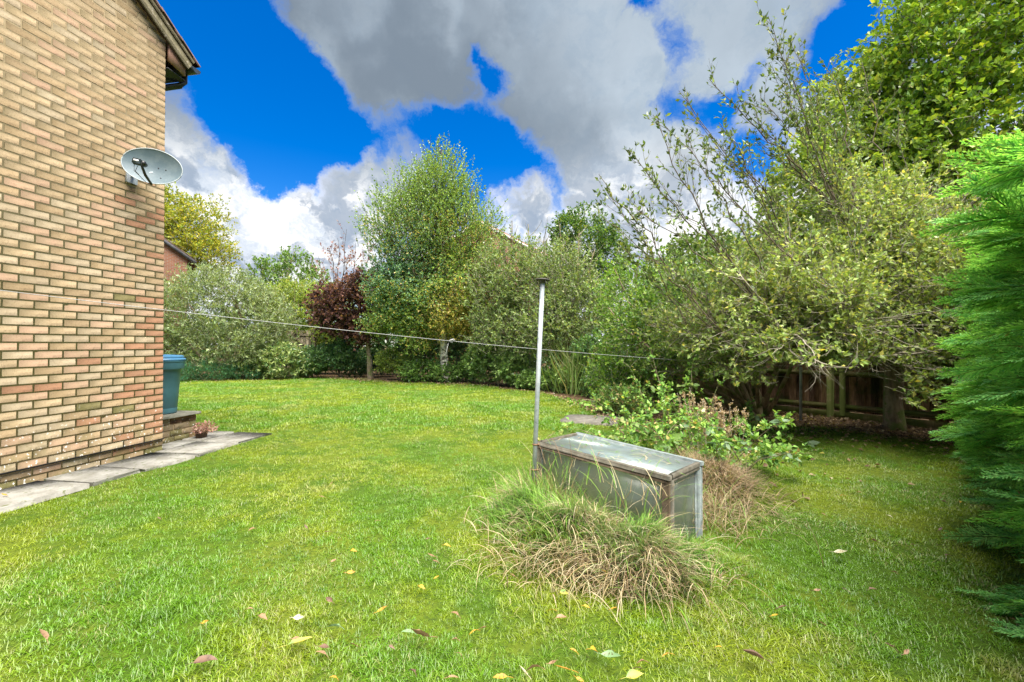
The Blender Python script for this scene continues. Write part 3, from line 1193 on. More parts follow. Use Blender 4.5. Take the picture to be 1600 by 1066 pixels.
# ------------------------------------------------------------------ leaves and twigs
def leaf_geo(B, D, Nn, L, W, cup=.18, droop=.12):
    """four-triangle leaves: base B, direction D, normal Nn -> V, T"""
    n = len(B)
    D = nrm(D)
    S = nrm(np.cross(D, Nn))
    Nn = np.cross(S, D)
    L = np.broadcast_to(L, (n,))[:, None]
    W = np.broadcast_to(W, (n,))[:, None]
    mid = B + D * L * .5 - Nn * L * cup * .3
    l = B + D * L * .42 - S * W / 2 + Nn * W * cup
    r_ = B + D * L * .42 + S * W / 2 + Nn * W * cup
    tip = B + D * L - Nn * L * droop
    V = np.stack([B, l, r_, mid, tip], 1)
    b = (np.arange(n) * 5)[:, None]
    T = np.concatenate([b + np.array([[0, 2, 3]]), b + np.array([[0, 3, 1]]), b + np.array([[3, 2, 4]]), b + np.array([[3, 4, 1]])])
    return V.reshape(-1, 3), T


def leaf_geo2(B, D, Nn, L, W, cup=.2):
    n = len(B)
    D = nrm(D)
    S = nrm(np.cross(D, Nn))
    Nn = np.cross(S, D)
    L = np.broadcast_to(L, (n,))[:, None]
    W = np.broadcast_to(W, (n,))[:, None]
    l = B + D * L * .45 - S * W / 2 + Nn * W * cup
    r_ = B + D * L * .45 + S * W / 2 + Nn * W * cup
    V = np.stack([B, r_, B + D * L, l], 1)
    b = (np.arange(n) * 4)[:, None]
    T = np.concatenate([b + np.array([[0, 1, 2]]), b + np.array([[0, 2, 3]])])
    return V.reshape(-1, 3), T


LEAF_GAIN = 1.9


def add_leaves(name, B, D, r, L, W, pal, mat, parent=None, nbias=.8, fine=False, jit=.22, cup=.2):
    n = len(B)
    Nn = nrm(r.normal(0, .55, (n, 3)) + UP * nbias + to_sun_np * .25)
    Nn = np.where(np.abs((Nn * nrm(D)).sum(-1, keepdims=True)) > .93, np.cross(nrm(D), [1., .3, .1]), Nn)
    s = r.uniform(.65, 1.2, n)
    V, T = (leaf_geo if fine else leaf_geo2)(B, D, Nn, L * s, W * s * r.uniform(.85, 1.15, n), cup)
    c = (pal(B, r) if callable(pal) else pick_cols(r, n, pal, jit)) * (LEAF_GAIN if mat is not M_DRY else 1.0)
    return obj(name, V, T, mat, parent, np.repeat(c, 5 if fine else 4, 0))


to_sun_np = np.array(to_sun)


def twig_paths(r, S, D, L, K=4, wig=.22, trop=0.0):
    P, d, p = [S], nrm(D), S
    L = np.broadcast_to(L, (len(S),))[:, None]
    for k in range(K - 1):
        d = nrm(d + r.normal(0, wig, d.shape) + UP * trop)
        p = p + d * L / (K - 1)
        P.append(p)
    return np.stack(P, 1)


def leaves_along(r, P, n, t0=.1, spread=.9, up=.25, jitter=0.0):
    """n leaf roots per path -> base, direction"""
    N, K, _ = P.shape
    t = np.sort(r.uniform(t0, 1.0, (N, n)), 1) * (K - 1) * .9999
    i = t.astype(int)
    f = (t - i)[..., None]
    rows = np.arange(N)[:, None]
    A, B = P[rows, i], P[rows, i + 1]
    base = A * (1 - f) + B * f
    tan = nrm(B - A)
    side = nrm(np.cross(tan, r.normal(0, 1, tan.shape)))
    D = nrm(tan * .7 + side * spread + UP * up + r.normal(0, .15, tan.shape))
    base = base + r.normal(0, jitter, base.shape) if jitter else base
    return base.reshape(-1, 3), D.reshape(-1, 3)


def shell_points(r, ells, n, rmin=.62, rough=.16, lscale=1.6, zmin=None):
    """points in the outer shell of a union of ellipsoids, with lumpy outline -> P, outward"""
    E = np.array(ells, float)
    area = (E[:, 3] * E[:, 4] + E[:, 3] * E[:, 5] + E[:, 4] * E[:, 5])
    k = r.choice(len(E), int(n * 1.7), p=area / area.sum())
    d = nrm(r.normal(0, 1, (len(k), 3)))
    rad = rmin + (1 - rmin) * r.uniform(0, 1, len(k)) ** .7
    c = E[k, :3]
    surf = c + d * E[k, 3:6]
    rad = rad * (1 + rough * lump(surf, lscale) + rough * .5 * lump(surf + 7, lscale * 3.1))
    P = c + d * E[k, 3:6] * rad[:, None]
    inside = np.zeros(len(P), bool)
    for j in range(len(E)):
        q = ((P - E[j, :3]) / E[j, 3:6])
        inside |= (np.linalg.norm(q, axis=1) < rmin * .85) & (k != j)
    ok = ~inside
    if zmin is not None:
        ok &= P[:, 2] > zmin
    P, d = P[ok][:n], d[ok][:n]
    return P, nrm(d)


def bush(parent, r, ells, n_twigs, tw_len, n_leaf, LL, LW, pal, up=.45, rmin=.62, rough=.16, lscale=1.6, wig=.22, trop=0.0,
         mat=None, nbias=.7, twig_r=.003, twig_vis=.35, twig_mat=None, name='foliage', zmin=.05, fine=False, droop=0.0, spread=.9, lup=.2, cull=None):
    P, d = shell_points(r, ells, n_twigs, rmin, rough, lscale, zmin)
    D = nrm(d * .75 + UP * up + r.normal(0, .4, d.shape))
    L = tw_len * r.uniform(.6, 1.25, len(P))
    S = P - D * L[:, None] * .6
    T = twig_paths(r, S, D, L, 4, wig, trop - droop)
    if cull is not None:
        T = T[cull(T[:, -1])]
    B, LD = leaves_along(r, T, n_leaf, .12, spread, lup)
    ok = B[:, 2] > .03
    B, LD = B[ok], LD[ok]
    f = add_leaves(name, B, LD, r, LL, LW, pal, mat or M_LEAF, parent, nbias, fine)
    f['kind'] = 'stuff'
    nv = int(len(T) * twig_vis)
    if nv:
        Tt = T[:nv]
        R = np.linspace(1, .35, 4)[None] * twig_r * r.uniform(.7, 1.4, (nv, 1))
        V, Q = tubes(Tt, R, 3)
        o = obj('twigs', V, Q, twig_mat or M_TWIG, parent, smooth=True)
        o['kind'] = 'stuff'
    return f


def limbs(parent, r, base, tips, r0, mat, name='trunk', r1=.012, bend=.15, K=9, sides=7, start=None, sag=0.0):
    """curved limbs from base to each tip as one branch mesh"""
    base = np.array(base, float)
    P, R = [], []
    for i, tp in enumerate(tips):
        tp = np.array(tp, float)
        b = base if start is None else np.array(start[i], float)
        t = np.linspace(0, 1, K)[:, None]
        d = tp - b
        bow = r.normal(0, bend * np.linalg.norm(d), 3)
        bow[2] = abs(bow[2]) * .6 - sag
        p = b + d * t + bow * (4 * t * (1 - t)) * .5 + r.normal(0, .012 * np.linalg.norm(d), (K, 3)) * t * (1 - t) * 4
        P.append(p)
        R.append(np.linspace(1, 0, K) ** .85 * (r0 if np.isscalar(r0) else r0[i]) + r1)
    V, Q = tubes(np.array(P), np.array(R), sides)
    o = obj(name, V, Q, mat, parent, smooth=True)
    return o, np.array(P), np.array(R)


def side_shoots(r, P, n, L, angle=.8, t0=.2, wig=.15, trop=.05, K=5, taper=.5):
    """child branches off the paths P -> (N*n,K,3)"""
    N, K0, _ = P.shape
    t = r.uniform(t0, .98, (N, n))
    ti = t * (K0 - 1) * .9999
    i = ti.astype(int)
    f = (ti - i)[..., None]
    rows = np.arange(N)[:, None]
    A, B = P[rows, i], P[rows, i + 1]
    base = (A * (1 - f) + B * f).reshape(-1, 3)
    tan = nrm(B - A).reshape(-1, 3)
    side = nrm(np.cross(tan, r.normal(0, 1, tan.shape)))
    a = angle * r.uniform(.6, 1.3, (len(base), 1))
    D = tan * np.cos(a) + side * np.sin(a)
    ln = L * r.uniform(.5, 1.3, len(base)) * (1 - taper * t.ravel())
    return twig_paths(r, base, D, ln, K, wig, trop)


build_plinth_bin()

# ------------------------------------------------------------------ far houses
def far_house(name, label, apex, half_w, pitch_deg, depth, yaw, wallmat, roofmat, verge):
    """gable-fronted house: apex point (x, y, z) of the near gable"""
    root = thing(name, label, 'house', (apex[0], apex[1], 0), yaw)
    tz = math.tan(math.radians(pitch_deg))
    ez = apex[2] - half_w * tz
    pts = [(-half_w, -1), (half_w, -1), (half_w, ez), (0, apex[2]), (-half_w, ez)]
    V = [(x, 0, z) for x, z in pts] + [(x, depth, z) for x, z in pts]
    obj('wall', V, [np.array([(1, 0, 5, 6), (2, 1, 6, 7), (4, 9, 5, 0)]), np.array([(0, 1, 2, 3, 4), (9, 8, 7, 6, 5)])], wallmat, root)
    roof = link('roof', None, root)
    sl = math.hypot(half_w + .35, (half_w + .35) * tz)
    for s in (-1, 1):
        ax = nrm(np.array([s, 0, -tz]))
        nn = nrm(np.array([s * tz, 0, 1.]))
        M = np.stack([ax, [0, 1., 0], nn], -1)
        c = np.array([0, depth / 2, apex[2]]) + ax * sl / 2 + nn * .10
        MB().box(c, (sl, depth + .3, .10), M).build('roof_slope', roofmat, roof)
        MB().box(np.array([0, -.17, apex[2]]) + ax * sl / 2 + nn * .02, (sl, .04, .16), M).build('verge_board', verge, roof)
        cour = MB()
        for k in range(int(sl / .3)):
            cour.box(np.array([0, depth / 2, apex[2]]) + ax * (.15 + .3 * k) + nn * (.162), (.32, depth + .3, .02), M @ roty(.05))
        tag(cour.build('tile_courses', roofmat, roof), kind='stuff')
    return root


def far_brick(name, a, b):
    m, t, out = new_mat(name)
    p = objpos(t)
    mp = t.new('ShaderNodeMapping')
    mp.inputs['Rotation'].default_value = (math.pi / 2, 0, 0)
    t.put(mp.inputs[0], p)
    br = t.new('ShaderNodeTexBrick')
    br.inputs['Scale'].default_value = 1.0
    br.inputs['Brick Width'].default_value = .225
    br.inputs['Row Height'].default_value = .075
    br.inputs['Mortar Size'].default_value = .008
    br.inputs['Color1'].default_value = rgba(a)
    br.inputs['Color2'].default_value = rgba(b)
    br.inputs['Mortar'].default_value = rgba((.42, .36, .30))
    t.put(br.inputs['Vector'], mp.outputs[0])
    principled(t, out, br.outputs[0], .9, .15)
    return m


_fb = far_brick('orange brick wall', (.42, .17, .085), (.34, .14, .075))
_rt = mottled('terracotta roof tile', (.26, .10, .06), (.34, .15, .09), 3, .9, .15, .01, third=(.18, .10, .07))
_rt2 = mottled('dark brown tile', (.09, .06, .045), (.15, .10, .07), 3, .9, .15, .01)
_vb = mottled('pale verge', (.45, .42, .38), (.55, .52, .48), 4, .8, .2)
_vd = mottled('grey verge', (.10, .10, .11), (.17, .17, .17), 4, .8, .2)
far_house('terraced_house', 'orange brick gabled house showing above the birch and apple trees', (-2.2, 30.0, 9.6), 5.5, 29, 9, -.18, _fb, _rt, _vb)
far_house('neighbour_house', 'red brick gable with dark verge behind the shrubs beside the near house', (-20.8, 21.5, 8.9), 4.0, 36, 8, .68, _fb, _rt2, _vd)

# ------------------------------------------------------------------ vegetation: background
GREY_GREEN = [((.115, .150, .065), 4), ((.165, .205, .095), 3), ((.075, .105, .045), 3), ((.22, .25, .15), 1.2)]
YEL_GREEN = [((.135, .190, .035), 4), ((.19, .24, .045), 3), ((.08, .125, .025), 3), ((.28, .26, .06), .6)]
MID_GREEN = [((.075, .140, .028), 4), ((.11, .185, .035), 3), ((.05, .095, .022), 3)]
DEEP_GREEN = [((.035, .085, .028), 4), ((.055, .115, .032), 3), ((.025, .060, .024), 3)]
BLUE_GREEN = [((.03, .105, .065), 4), ((.045, .14, .07), 3)]


def tree_thing(name, label, cat, x, y, group=None):
    return thing(name, label, cat, (0, 0, 0), 0, group)


def place(o, x, y):
    """keep children where they are in the world while the thing's own origin sits at its base"""
    z = float(height(x, y))
    o.location = (x, y, z)
    for c in o.children:
        c.location = Vector(c.location) - Vector((x, y, z))


def build_far_ash():
    r = np.random.default_rng(31)
    t = tree_thing('ash_tree', 'tall yellow green tree behind the red brick gable', 'tree', 0, 0)
    c = at(296, 372, 28)
    ells = [(c[0], c[1], 8.6, 2.3, 2.2, 2.2), (c[0] - 1.6, c[1], 9.6, 2.0, 2, 2.0), (c[0] + 1.0, c[1] - .5, 7.0, 1.9, 1.8, 1.7), (c[0] - 3, c[1], 8, 2.4, 2, 2.6)]
    limbs(t, r, (c[0] - .8, c[1], 0), [(c[0] + 1, c[1], 8.8), (c[0] - 1.8, c[1], 10.4), (c[0] - 3, c[1], 8.8), (c[0] + 1.6, c[1] - .3, 7.2)], .14, M_BARK)
    bush(t, r, ells, 2300, .9, 12, .17, .085, [((.19, .20, .022), 4), ((.13, .17, .02), 3), ((.27, .24, .03), 2), ((.08, .12, .02), 2)], up=.3, rough=.28, lscale=.9, twig_vis=.3, twig_r=.012, rmin=.4)
    place(t, c[0] - .8, c[1])


build_far_ash()


def build_left_shrubs():
    r = np.random.default_rng(32)
    t = tree_thing('olive_shrub', 'large grey green shrub with narrow leaves behind the blue bin', 'shrub', 0, 0)
    limbs(t, r, (-10.9, 16.6, 0), [(-12.4, 16.4, 3.2), (-11.2, 16.3, 3.9), (-10, 16.2, 3.4), (-9.3, 16.4, 2.6), (-11.8, 15.6, 2.2)], .06, M_BARK)
    bush(t, r, [(-11.6, 16.6, 2.4, 1.9, 1.6, 1.75), (-9.9, 16.7, 2.0, 1.5, 1.4, 1.6), (-13.4, 16.6, 2.1, 1.6, 1.5, 1.6), (-10.9, 16.8, 3.1, 1.5, 1.3, 1.15), (-11, 16.3, 1.2, 2.2, 1.3, 1.1)],
         3600, .55, 13, .125, .036, GREY_GREEN, up=.4, rough=.17, lscale=1.7, twig_vis=.3, twig_r=.006)
    place(t, -10.9, 16.6)
    t = tree_thing('yellow_shrub', 'yellow green fine leaved shrub between the grey green shrub and the gate', 'shrub', 0, 0)
    limbs(t, r, (-8.9, 18.8, 0), [(-10.2, 18.8, 3.5), (-9.2, 18.7, 4.0), (-8.2, 18.7, 3.4), (-7.8, 18.7, 2.8)], .05, M_BARK)
    bush(t, r, [(-9.2, 19.0, 2.5, 1.7, 1.2, 1.7), (-7.9, 19.2, 2.2, 1.2, 1.1, 1.6), (-9.9, 19.0, 2.9, 1.2, 1.0, 1.1)], 2400, .5, 12, .105, .042, YEL_GREEN, up=.6, rough=.2, lscale=1.9, twig_vis=.3, twig_r=.006)
    place(t, -8.9, 18.8)
    t = tree_thing('young_tree', 'open topped green tree rising behind the yellow green shrub', 'tree', 0, 0)
    limbs(t, r, (-10.6, 21.5, 0), [(-12.2, 21.5, 5.0), (-11.3, 21.5, 5.6), (-10.5, 21.3, 5.8), (-9.8, 21.6, 5.2), (-11.8, 21.5, 5.1)], .05, M_BARK)
    bush(t, r, [(-11.9, 21.5, 4.3, 1.0, 1, 1.2), (-10.7, 21.5, 4.5, 1.1, 1, 1.5), (-9.7, 21.6, 3.9, 1.0, .9, 1.3)], 520, .75, 14, .14, .075, MID_GREEN, up=1.0, rough=.25, lscale=1.9, twig_vis=.8, twig_r=.010)
    place(t, -10.6, 21.5)
    # low evergreens at the lawn's edge
    t = tree_thing('laurel_bush', 'rounded evergreen bush with pale edged leaves left of the wooden gate', 'shrub', 0, 0)
    pal = [((.16, .21, .06), 3), ((.30, .33, .15), 1.6), ((.05, .095, .028), 4)]
    bush(t, r, [(-8.55, 16.6, .62, .95, .7, .72), (-7.9, 16.9, .6, .7, .6, .6), (-9.4, 16.5, .55, .7, .6, .62)], 900, .32, 13, .15, .045, pal, up=.3, twig_vis=0, mat=M_LEAF_GLOSS)
    limbs(t, r, (-8.5, 16.7, 0), [(-8.9, 16.5, .7), (-8.1, 16.7, .8), (-8.5, 16.6, .9)], .025, M_BARK, name='stem')
    place(t, -8.5, 16.7)
    t = tree_thing('juniper', 'low dark blue green evergreen at the lawn edge behind the bin', 'shrub', 0, 0)
    bush(t, r, [(-10.6, 15.6, .3, .8, .5, .42), (-11.6, 15.1, .3, .8, .5, .5), (-9.7, 16.0, .28, .6, .5, .36)], 1100, .35, 14, .07, .014, BLUE_GREEN + DEEP_GREEN, up=.5, twig_vis=0)
    limbs(t, r, (-10.8, 15.5, 0), [(-11.3, 15.2, .4), (-10.2, 15.6, .4)], .02, M_BARK, name='stem')
    place(t, -10.8, 15.5)


build_left_shrubs()


def board_mat(name, a, b, moss, mf=(.5, .66)):
    m, t, out = new_mat(name)
    p = worldpos(t)
    oi = t.new('ShaderNodeObjectInfo')
    mp = t.new('ShaderNodeMapping')
    mp.inputs['Scale'].default_value = (6, 6, .7)
    t.put(mp.inputs[0], p)
    gr = t.noise(mp.outputs[0], 9, 6, .65)
    c = t.mix(t.smooth(gr, .35, .65), rgba(a), rgba(b))
    hsv = t.new('ShaderNodeHueSaturation')
    t.put(hsv.inputs['Value'], t.math('MULTIPLY_ADD', oi.outputs['Random'], .9, .55))
    t.put(hsv.inputs['Color'], c)
    c = t.mix(t.math('MULTIPLY', t.smooth(t.noise(p, 2.6, 5, .65), *mf), .75), hsv.outputs[0], rgba(moss))
    principled(t, out, c, .9, .15, 0, gr, .004, .6)
    return m


M_FENCE = board_mat('brown fence board', (.17, .10, .062), (.34, .21, .135), (.07, .09, .03))
M_RAIL = board_mat('mossy rail', (.15, .13, .06), (.22, .19, .09), (.11, .16, .03), (.38, .52))
M_GATE = board_mat('grey gate board', (.17, .14, .095), (.26, .22, .155), (.13, .13, .06), (.5, .7))


def build_gate():
    r = np.random.default_rng(5)
    c = at(470, 575, 18.2)
    g = thing('garden_gate', 'weathered wooden plank gate with a diagonal brace among the back shrubs', 'gate', (c[0], c[1], 0), .08)
    for k in range(8):
        b = MB().box((0, 0, 0), (.098, .018, 1.72), None, .002)
        o = obj('board', np.concatenate(b.V), [np.concatenate(b.Q), np.concatenate(b.T)], M_GATE, g)
        o.location = (-.36 + .104 * k, .02 + r.normal(0, .002), 1.0)
    for z in (.35, 1.05, 1.68):
        MB().box((0, -.012, z), (.84, .03, .09), None, .003).build('rail', M_GATE, g)
    for z0 in (.40, 1.10):
        d = np.array([.72, 0, .52])
        MB().box((0, -.014, z0 + .28), (float(np.linalg.norm(d)), .024, .085), roty(math.atan2(.52, .72)), .002).build('brace', M_GATE, g)
    for s in (-1, 1):
        MB().box((s * .50, .03, .98), (.10, .10, 2.02), None, .004).build('gate_post', M_GATE, g)


build_gate()


def build_purple_tree():
    r = np.random.default_rng(33)
    t = tree_thing('purple_plum_tree', 'small tree with dark reddish purple leaves left of the birch', 'tree', 0, 0)
    b = at(579, 585, 16.6)
    b[2] = 0
    top = at(570, 500, 16.6)
    limbs(t, r, b, [at(574, 525, 16.6)], .075, M_BARK, r1=.05, bend=.04)
    limbs(t, r, at(575, 535, 16.6), [at(520, 460, 16.6), at(545, 430, 16.6), at(570, 430, 16.4), at(595, 455, 16.6), at(505, 500, 16.4), at(600, 500, 16.6)], .035, M_BARK_DARK, name='limb', bend=.12)
    pal = [((.060, .030, .027), 5), ((.105, .050, .040), 3), ((.028, .017, .018), 4), ((.16, .085, .06), 1.3)]
    e = lambda u, v, d, rx, ry, rz: (*at(u, v, d), rx, ry, rz)
    bush(t, r, [e(545, 478, 16.6, 1.05, .9, 1.0), e(575, 450, 16.8, .8, .8, .8), e(522, 500, 16.5, .85, .8, .65), e(590, 500, 16.8, .7, .7, .8), e(560, 520, 16.5, .6, .6, .5), e(512, 475, 16.6, .8, .8, .7), e(610, 470, 16.9, .7, .7, .7)],
         1500, .42, 12, .115, .075, pal, up=.15, rough=.2, lscale=2.0, twig_vis=.4, twig_mat=M_BARK_DARK, twig_r=.006, rmin=.45)
    place(t, b[0], b[1])
    t = tree_thing('bare_plum_tree', 'thin pinkish purple twiggy tree with few leaves behind the dark purple one', 'tree', 0, 0)
    bb = at(530, 560, 19.5)
    tips = [at(u, v, 19.5 + r.normal(0, .3)) for u, v in ((497, 400), (512, 385), (527, 372), (541, 358), (555, 380), (570, 395), (505, 430), (580, 372), (545, 400), (520, 410))]
    bb[2] = 0
    _, P, _ = limbs(t, r, bb, tips, .018, M_BARK_DARK, bend=.05, r1=.006)
    S = side_shoots(r, P, 12, 1.1, .7, .45, .12, .12)
    V, Q = tubes(S, np.linspace(.007, .003, S.shape[1])[None] * np.ones((len(S), 1)), 3)
    obj('twigs', V, Q, M_BARK_DARK, t, smooth=True)['kind'] = 'stuff'
    B, D = leaves_along(r, S, 9, .2, .9, .1)
    add_leaves('foliage', B, D, r, .12, .06, [((.20, .11, .10), 3), ((.11, .05, .05), 3), ((.25, .17, .14), 1)], M_LEAF, t)['kind'] = 'stuff'
    place(t, bb[0], bb[1])


build_purple_tree()


def build_birch():
    r = np.random.default_rng(34)
    t = tree_thing('birch_tree', 'silver birch with pale trunk, green above and yellowing low on the right', 'tree', 0, 0)
    Y = 14.9
    b = at(696, 600, Y)
    b[2] = 0
    f1 = at(690, 470, Y)
    limbs(t, r, b, [at(691, 440, Y)], .10, M_BIRCH, r1=.055, bend=.02)
    tips = [at(u, v, Y + r.normal(0, .35)) for u, v in ((668, 240), (690, 232), (650, 265), (712, 250), (625, 300), (740, 290), (600, 350), (765, 350), (610, 420), (770, 410), (680, 290), (630, 470), (745, 480))]
    st = [at(691, 470 + (i % 4) * 10 - (25 if i < 5 else 0), Y) for i in range(len(tips))]
    _, P, _ = limbs(t, r, b, tips, .04, M_BARK, name='limb', bend=.05, start=st)
    S = side_shoots(r, P, 16, 1.3, .6, .3, .10, .10)
    V, Q = tubes(S, np.linspace(.011, .003, S.shape[1])[None] * np.ones((len(S), 1)), 3)
    obj('branches', V, Q, M_BARK_DARK, t, smooth=True)['kind'] = 'stuff'

    def pal(B, r):
        n = len(B)
        g = pick_cols(r, n, [((.115, .185, .040), 4), ((.18, .25, .05), 3), ((.07, .13, .045), 3)], .2)
        bl = pick_cols(r, n, [((.085, .17, .085), 3), ((.14, .23, .12), 3), ((.05, .12, .06), 2)], .2)
        ye = pick_cols(r, n, [((.30, .26, .06), 4), ((.36, .27, .09), 2), ((.20, .22, .06), 3), ((.38, .30, .14), 1)], .2)
        u = (B[:, 0] - b[0])
        z = B[:, 2]
        wy = np.clip((3.7 - z) / 1.6, 0, 1) * np.clip((u + 1.2) / 1.4, .12, 1) * .85
        wy = np.maximum(wy, .14 * (z < 5.5))
        wb = np.clip((-u + .2) / 1.2, 0, 1) * np.clip(1 - np.abs(z - 3.8) / 2.0, 0, 1)
        k = r.uniform(0, 1, n)
        c = np.where((k < wy)[:, None], ye, g)
        c = np.where(((k > 1 - wb))[:, None], bl, c)
        return c
    e = lambda u, v, rx, ry, rz, dy=0: (*at(u, v, Y + dy), rx, ry, rz)
    up_e = [e(668, 335, 1.7, 1.3, 1.85), e(688, 290, 1.15, 1.0, 1.45), e(632, 370, 1.55, 1.3, 1.6), e(718, 365, 1.6, 1.3, 1.6)]
    lo_e = [e(632, 440, 1.5, 1.2, 1.2), e(726, 440, 1.5, 1.3, 1.3), e(680, 470, 1.8, 1.4, 1.0), e(618, 490, .9, .8, .6), e(742, 500, .9, .8, .8), e(655, 525, .7, .7, .5), e(700, 500, 1.2, 1.0, .5), e(625, 455, 1.1, 1.0, 1.0, .5), e(600, 500, .8, .8, .5, .5)]
    bush(t, r, up_e, 3700, .85, 16, .062, .044, pal, up=1.1, rmin=.35, rough=.16, lscale=2.4, wig=.14, trop=.05, twig_vis=.5, twig_r=.005, twig_mat=M_BARK_DARK, nbias=.2, name='foliage')
    bush(t, r, lo_e, 4600, .65, 15, .066, .046, pal, up=.1, rmin=.4, rough=.2, lscale=2.4, wig=.18, droop=.25, twig_vis=.3, twig_r=.004, twig_mat=M_BARK_DARK, nbias=.35, name='drooping_foliage', zmin=.7)
    place(t, b[0], b[1])


build_birch()


def build_mid_trees():
    r = np.random.default_rng(35)
    e = lambda u, v, Y, rx, ry, rz: (*at(u, v, Y), rx, ry, rz)
    t = tree_thing('dense_tree', 'dark green dense tree rising above the apple trees in the middle', 'tree', 0, 0)
    b = at(915, 560, 19.5)
    b[2] = 0
    limbs(t, r, b, [at(900, 350, 19.5), at(940, 370, 19.5), at(880, 380, 19.5), at(960, 400, 19.5)], .10, M_BARK)
    bush(t, r, [e(915, 380, 19.5, 1.35, 1.3, 1.5), e(890, 365, 19.5, .8, .9, .95), e(950, 400, 19.5, 1.0, 1.1, 1.15), e(925, 440, 19.3, 1.7, 1.4, 1.4), e(870, 430, 19.3, 1.0, 1.1, 1.2)],
         1900, .6, 13, .115, .070, [((.050, .105, .022), 4), ((.085, .145, .028), 3), ((.030, .070, .018), 3), ((.15, .19, .04), 1)], up=.4, rough=.2, lscale=1.6, twig_vis=.25, twig_r=.01)
    place(t, b[0], b[1])

    def apple(label, ux, Y, ells, tips, n, seed, pal, LL=.085, up=.55):
        r = np.random.default_rng(seed)
        t = tree_thing('apple_tree', label, 'tree', 0, 0, 'apple trees along the back of the garden')
        b = at(ux, 560, Y)
        b[2] = 0
        fork = b + np.array([0, 0, .8])
        limbs(t, r, b, [fork], .06, M_BARK, r1=.06, bend=.02, K=4)
        _, P, _ = limbs(t, r, fork, tips, .045, M_BARK, name='limb', bend=.10)
        S = side_shoots(r, P, 14, 1.0, .7, .25, .14, .08)
        V, Q = tubes(S, np.linspace(.013, .004, S.shape[1])[None] * np.ones((len(S), 1)), 3)
        obj('branches', V, Q, M_TWIG, t, smooth=True)['kind'] = 'stuff'
        bush(t, r, ells, n, .6, 12, LL, LL * .55, pal, up=up, rough=.2, lscale=2.0, twig_vis=.6, twig_r=.0055, rmin=.45, wig=.2)
        place(t, b[0], b[1])
    gg = [((.105, .150, .050), 4), ((.155, .205, .075), 3), ((.065, .100, .035), 3), ((.21, .23, .11), 1)]
    apple('grey green apple tree standing just right of the yellowing birch', 800, 13.8,
          [e(800, 430, 13.8, 1.25, 1.1, 1.3), e(770, 470, 13.6, 1.0, 1, 1.2), e(835, 460, 13.6, 1.1, 1.1, 1.3), e(800, 520, 13.4, 1.4, 1.1, .85)],
          [at(u, v, 13.8) for u, v in ((770, 360), (800, 345), (825, 350), (850, 375), (760, 420), (860, 430))], 2000, 41, gg)
    apple('loose apple tree with red fruit behind the clothes post', 880, 12.6,
          [e(880, 440, 12.6, 1.1, 1, 1.3), e(905, 480, 12.4, 1.1, 1, 1.0), e(860, 510, 12.2, 1.0, 1, .9)],
          [at(u, v, 12.6) for u, v in ((850, 370), (875, 350), (905, 360), (930, 390), (840, 430))], 1500, 42, gg, .082)
    # tall pale grasses between apple trees
    r = np.random.default_rng(43)
    t = tree_thing('tall_grass_clump', 'clump of tall pale grass with straw stems under the middle apple trees', 'grass clump', 0, 0)
    n = 520
    c = at(915, 560, 11.4)
    S = np.stack([c[0] + r.normal(0, .35, n), c[1] + r.normal(0, .3, n), np.full(n, .05)], -1)
    P = twig_paths(r, S, nrm(UP + r.normal(0, .16, (n, 3))), r.uniform(.7, 1.45, n), 6, .10, -.06)
    s = nrm(np.cross(P[:, 1] - P[:, 0], r.normal(0, 1, (n, 3))))[:, None]
    wd = (np.array([.010, .012, .012, .010, .007, .001]))[None, :, None]
    V = np.stack([P - s * wd, P + s * wd], 2).reshape(-1, 3)
    b = (np.arange(n) * 12)[:, None]
    Q = np.concatenate([b + np.array([[2 * k, 2 * k + 1, 2 * k + 3, 2 * k + 2]]) for k in range(5)])
    col = np.repeat(pick_cols(r, n, [((.20, .29, .08), 4), ((.36, .33, .16), 1.2), ((.13, .21, .05), 3)], .2), 12, 0)
    obj('grass_blades', V, Q, M_LEAF, t, col)['kind'] = 'stuff'
    place(t, c[0], c[1])
    # honeysuckle bush
    r = np.random.default_rng(44)
    t = tree_thing('honeysuckle', 'bright leafy climbing shrub left of the big apple tree', 'shrub', 0, 0)
    limbs(t, r, at(990, 640, 9.4) * [1, 1, 0], [at(960, 420, 9.4), at(1000, 400, 9.4), at(1040, 430, 9.4), at(1010, 470, 9.2)], .03, M_BARK)
    bush(t, r, [e(985, 470, 9.6, .75, .8, 1.0), e(1030, 470, 9.7, .8, .8, 1.0), e(1000, 550, 9.2, .85, .8, .8), e(960, 590, 9.2, .6, .6, .5), e(1050, 560, 9.2, .8, .8, .9)],
         1900, .4, 13, .062, .040, [((.090, .165, .028), 4), ((.14, .23, .035), 3), ((.055, .11, .022), 3), ((.25, .30, .05), .6)], up=.4, rough=.24, lscale=2.8, twig_vis=.5, twig_r=.0035)
    place(t, *(at(990, 640, 9.4)[:2]))


build_mid_trees()


def build_far_hedge():
    r = np.random.default_rng(36)
    t = tree_thing('boundary_hedge', 'dark mixed hedge closing the gaps behind the garden trees', 'hedge', 0, 0)
    ells = []
    for x in np.arange(-15.5, 11, 1.5):
        y = 22.5 + .5 * math.sin(x) if x < 2 else 22.5 - (x - 2) * .9
        ells.append((x, y, 1.3, 1.2, .8, 1.5 + .25 * math.sin(x * 1.7)))
    bush(t, r, ells, 5200, .6, 10, .16, .09, DEEP_GREEN + [((.09, .13, .04), 2)], up=.3, rough=.15, twig_vis=0, rmin=.7)
    place(t, -2, 22.5)


build_far_hedge()


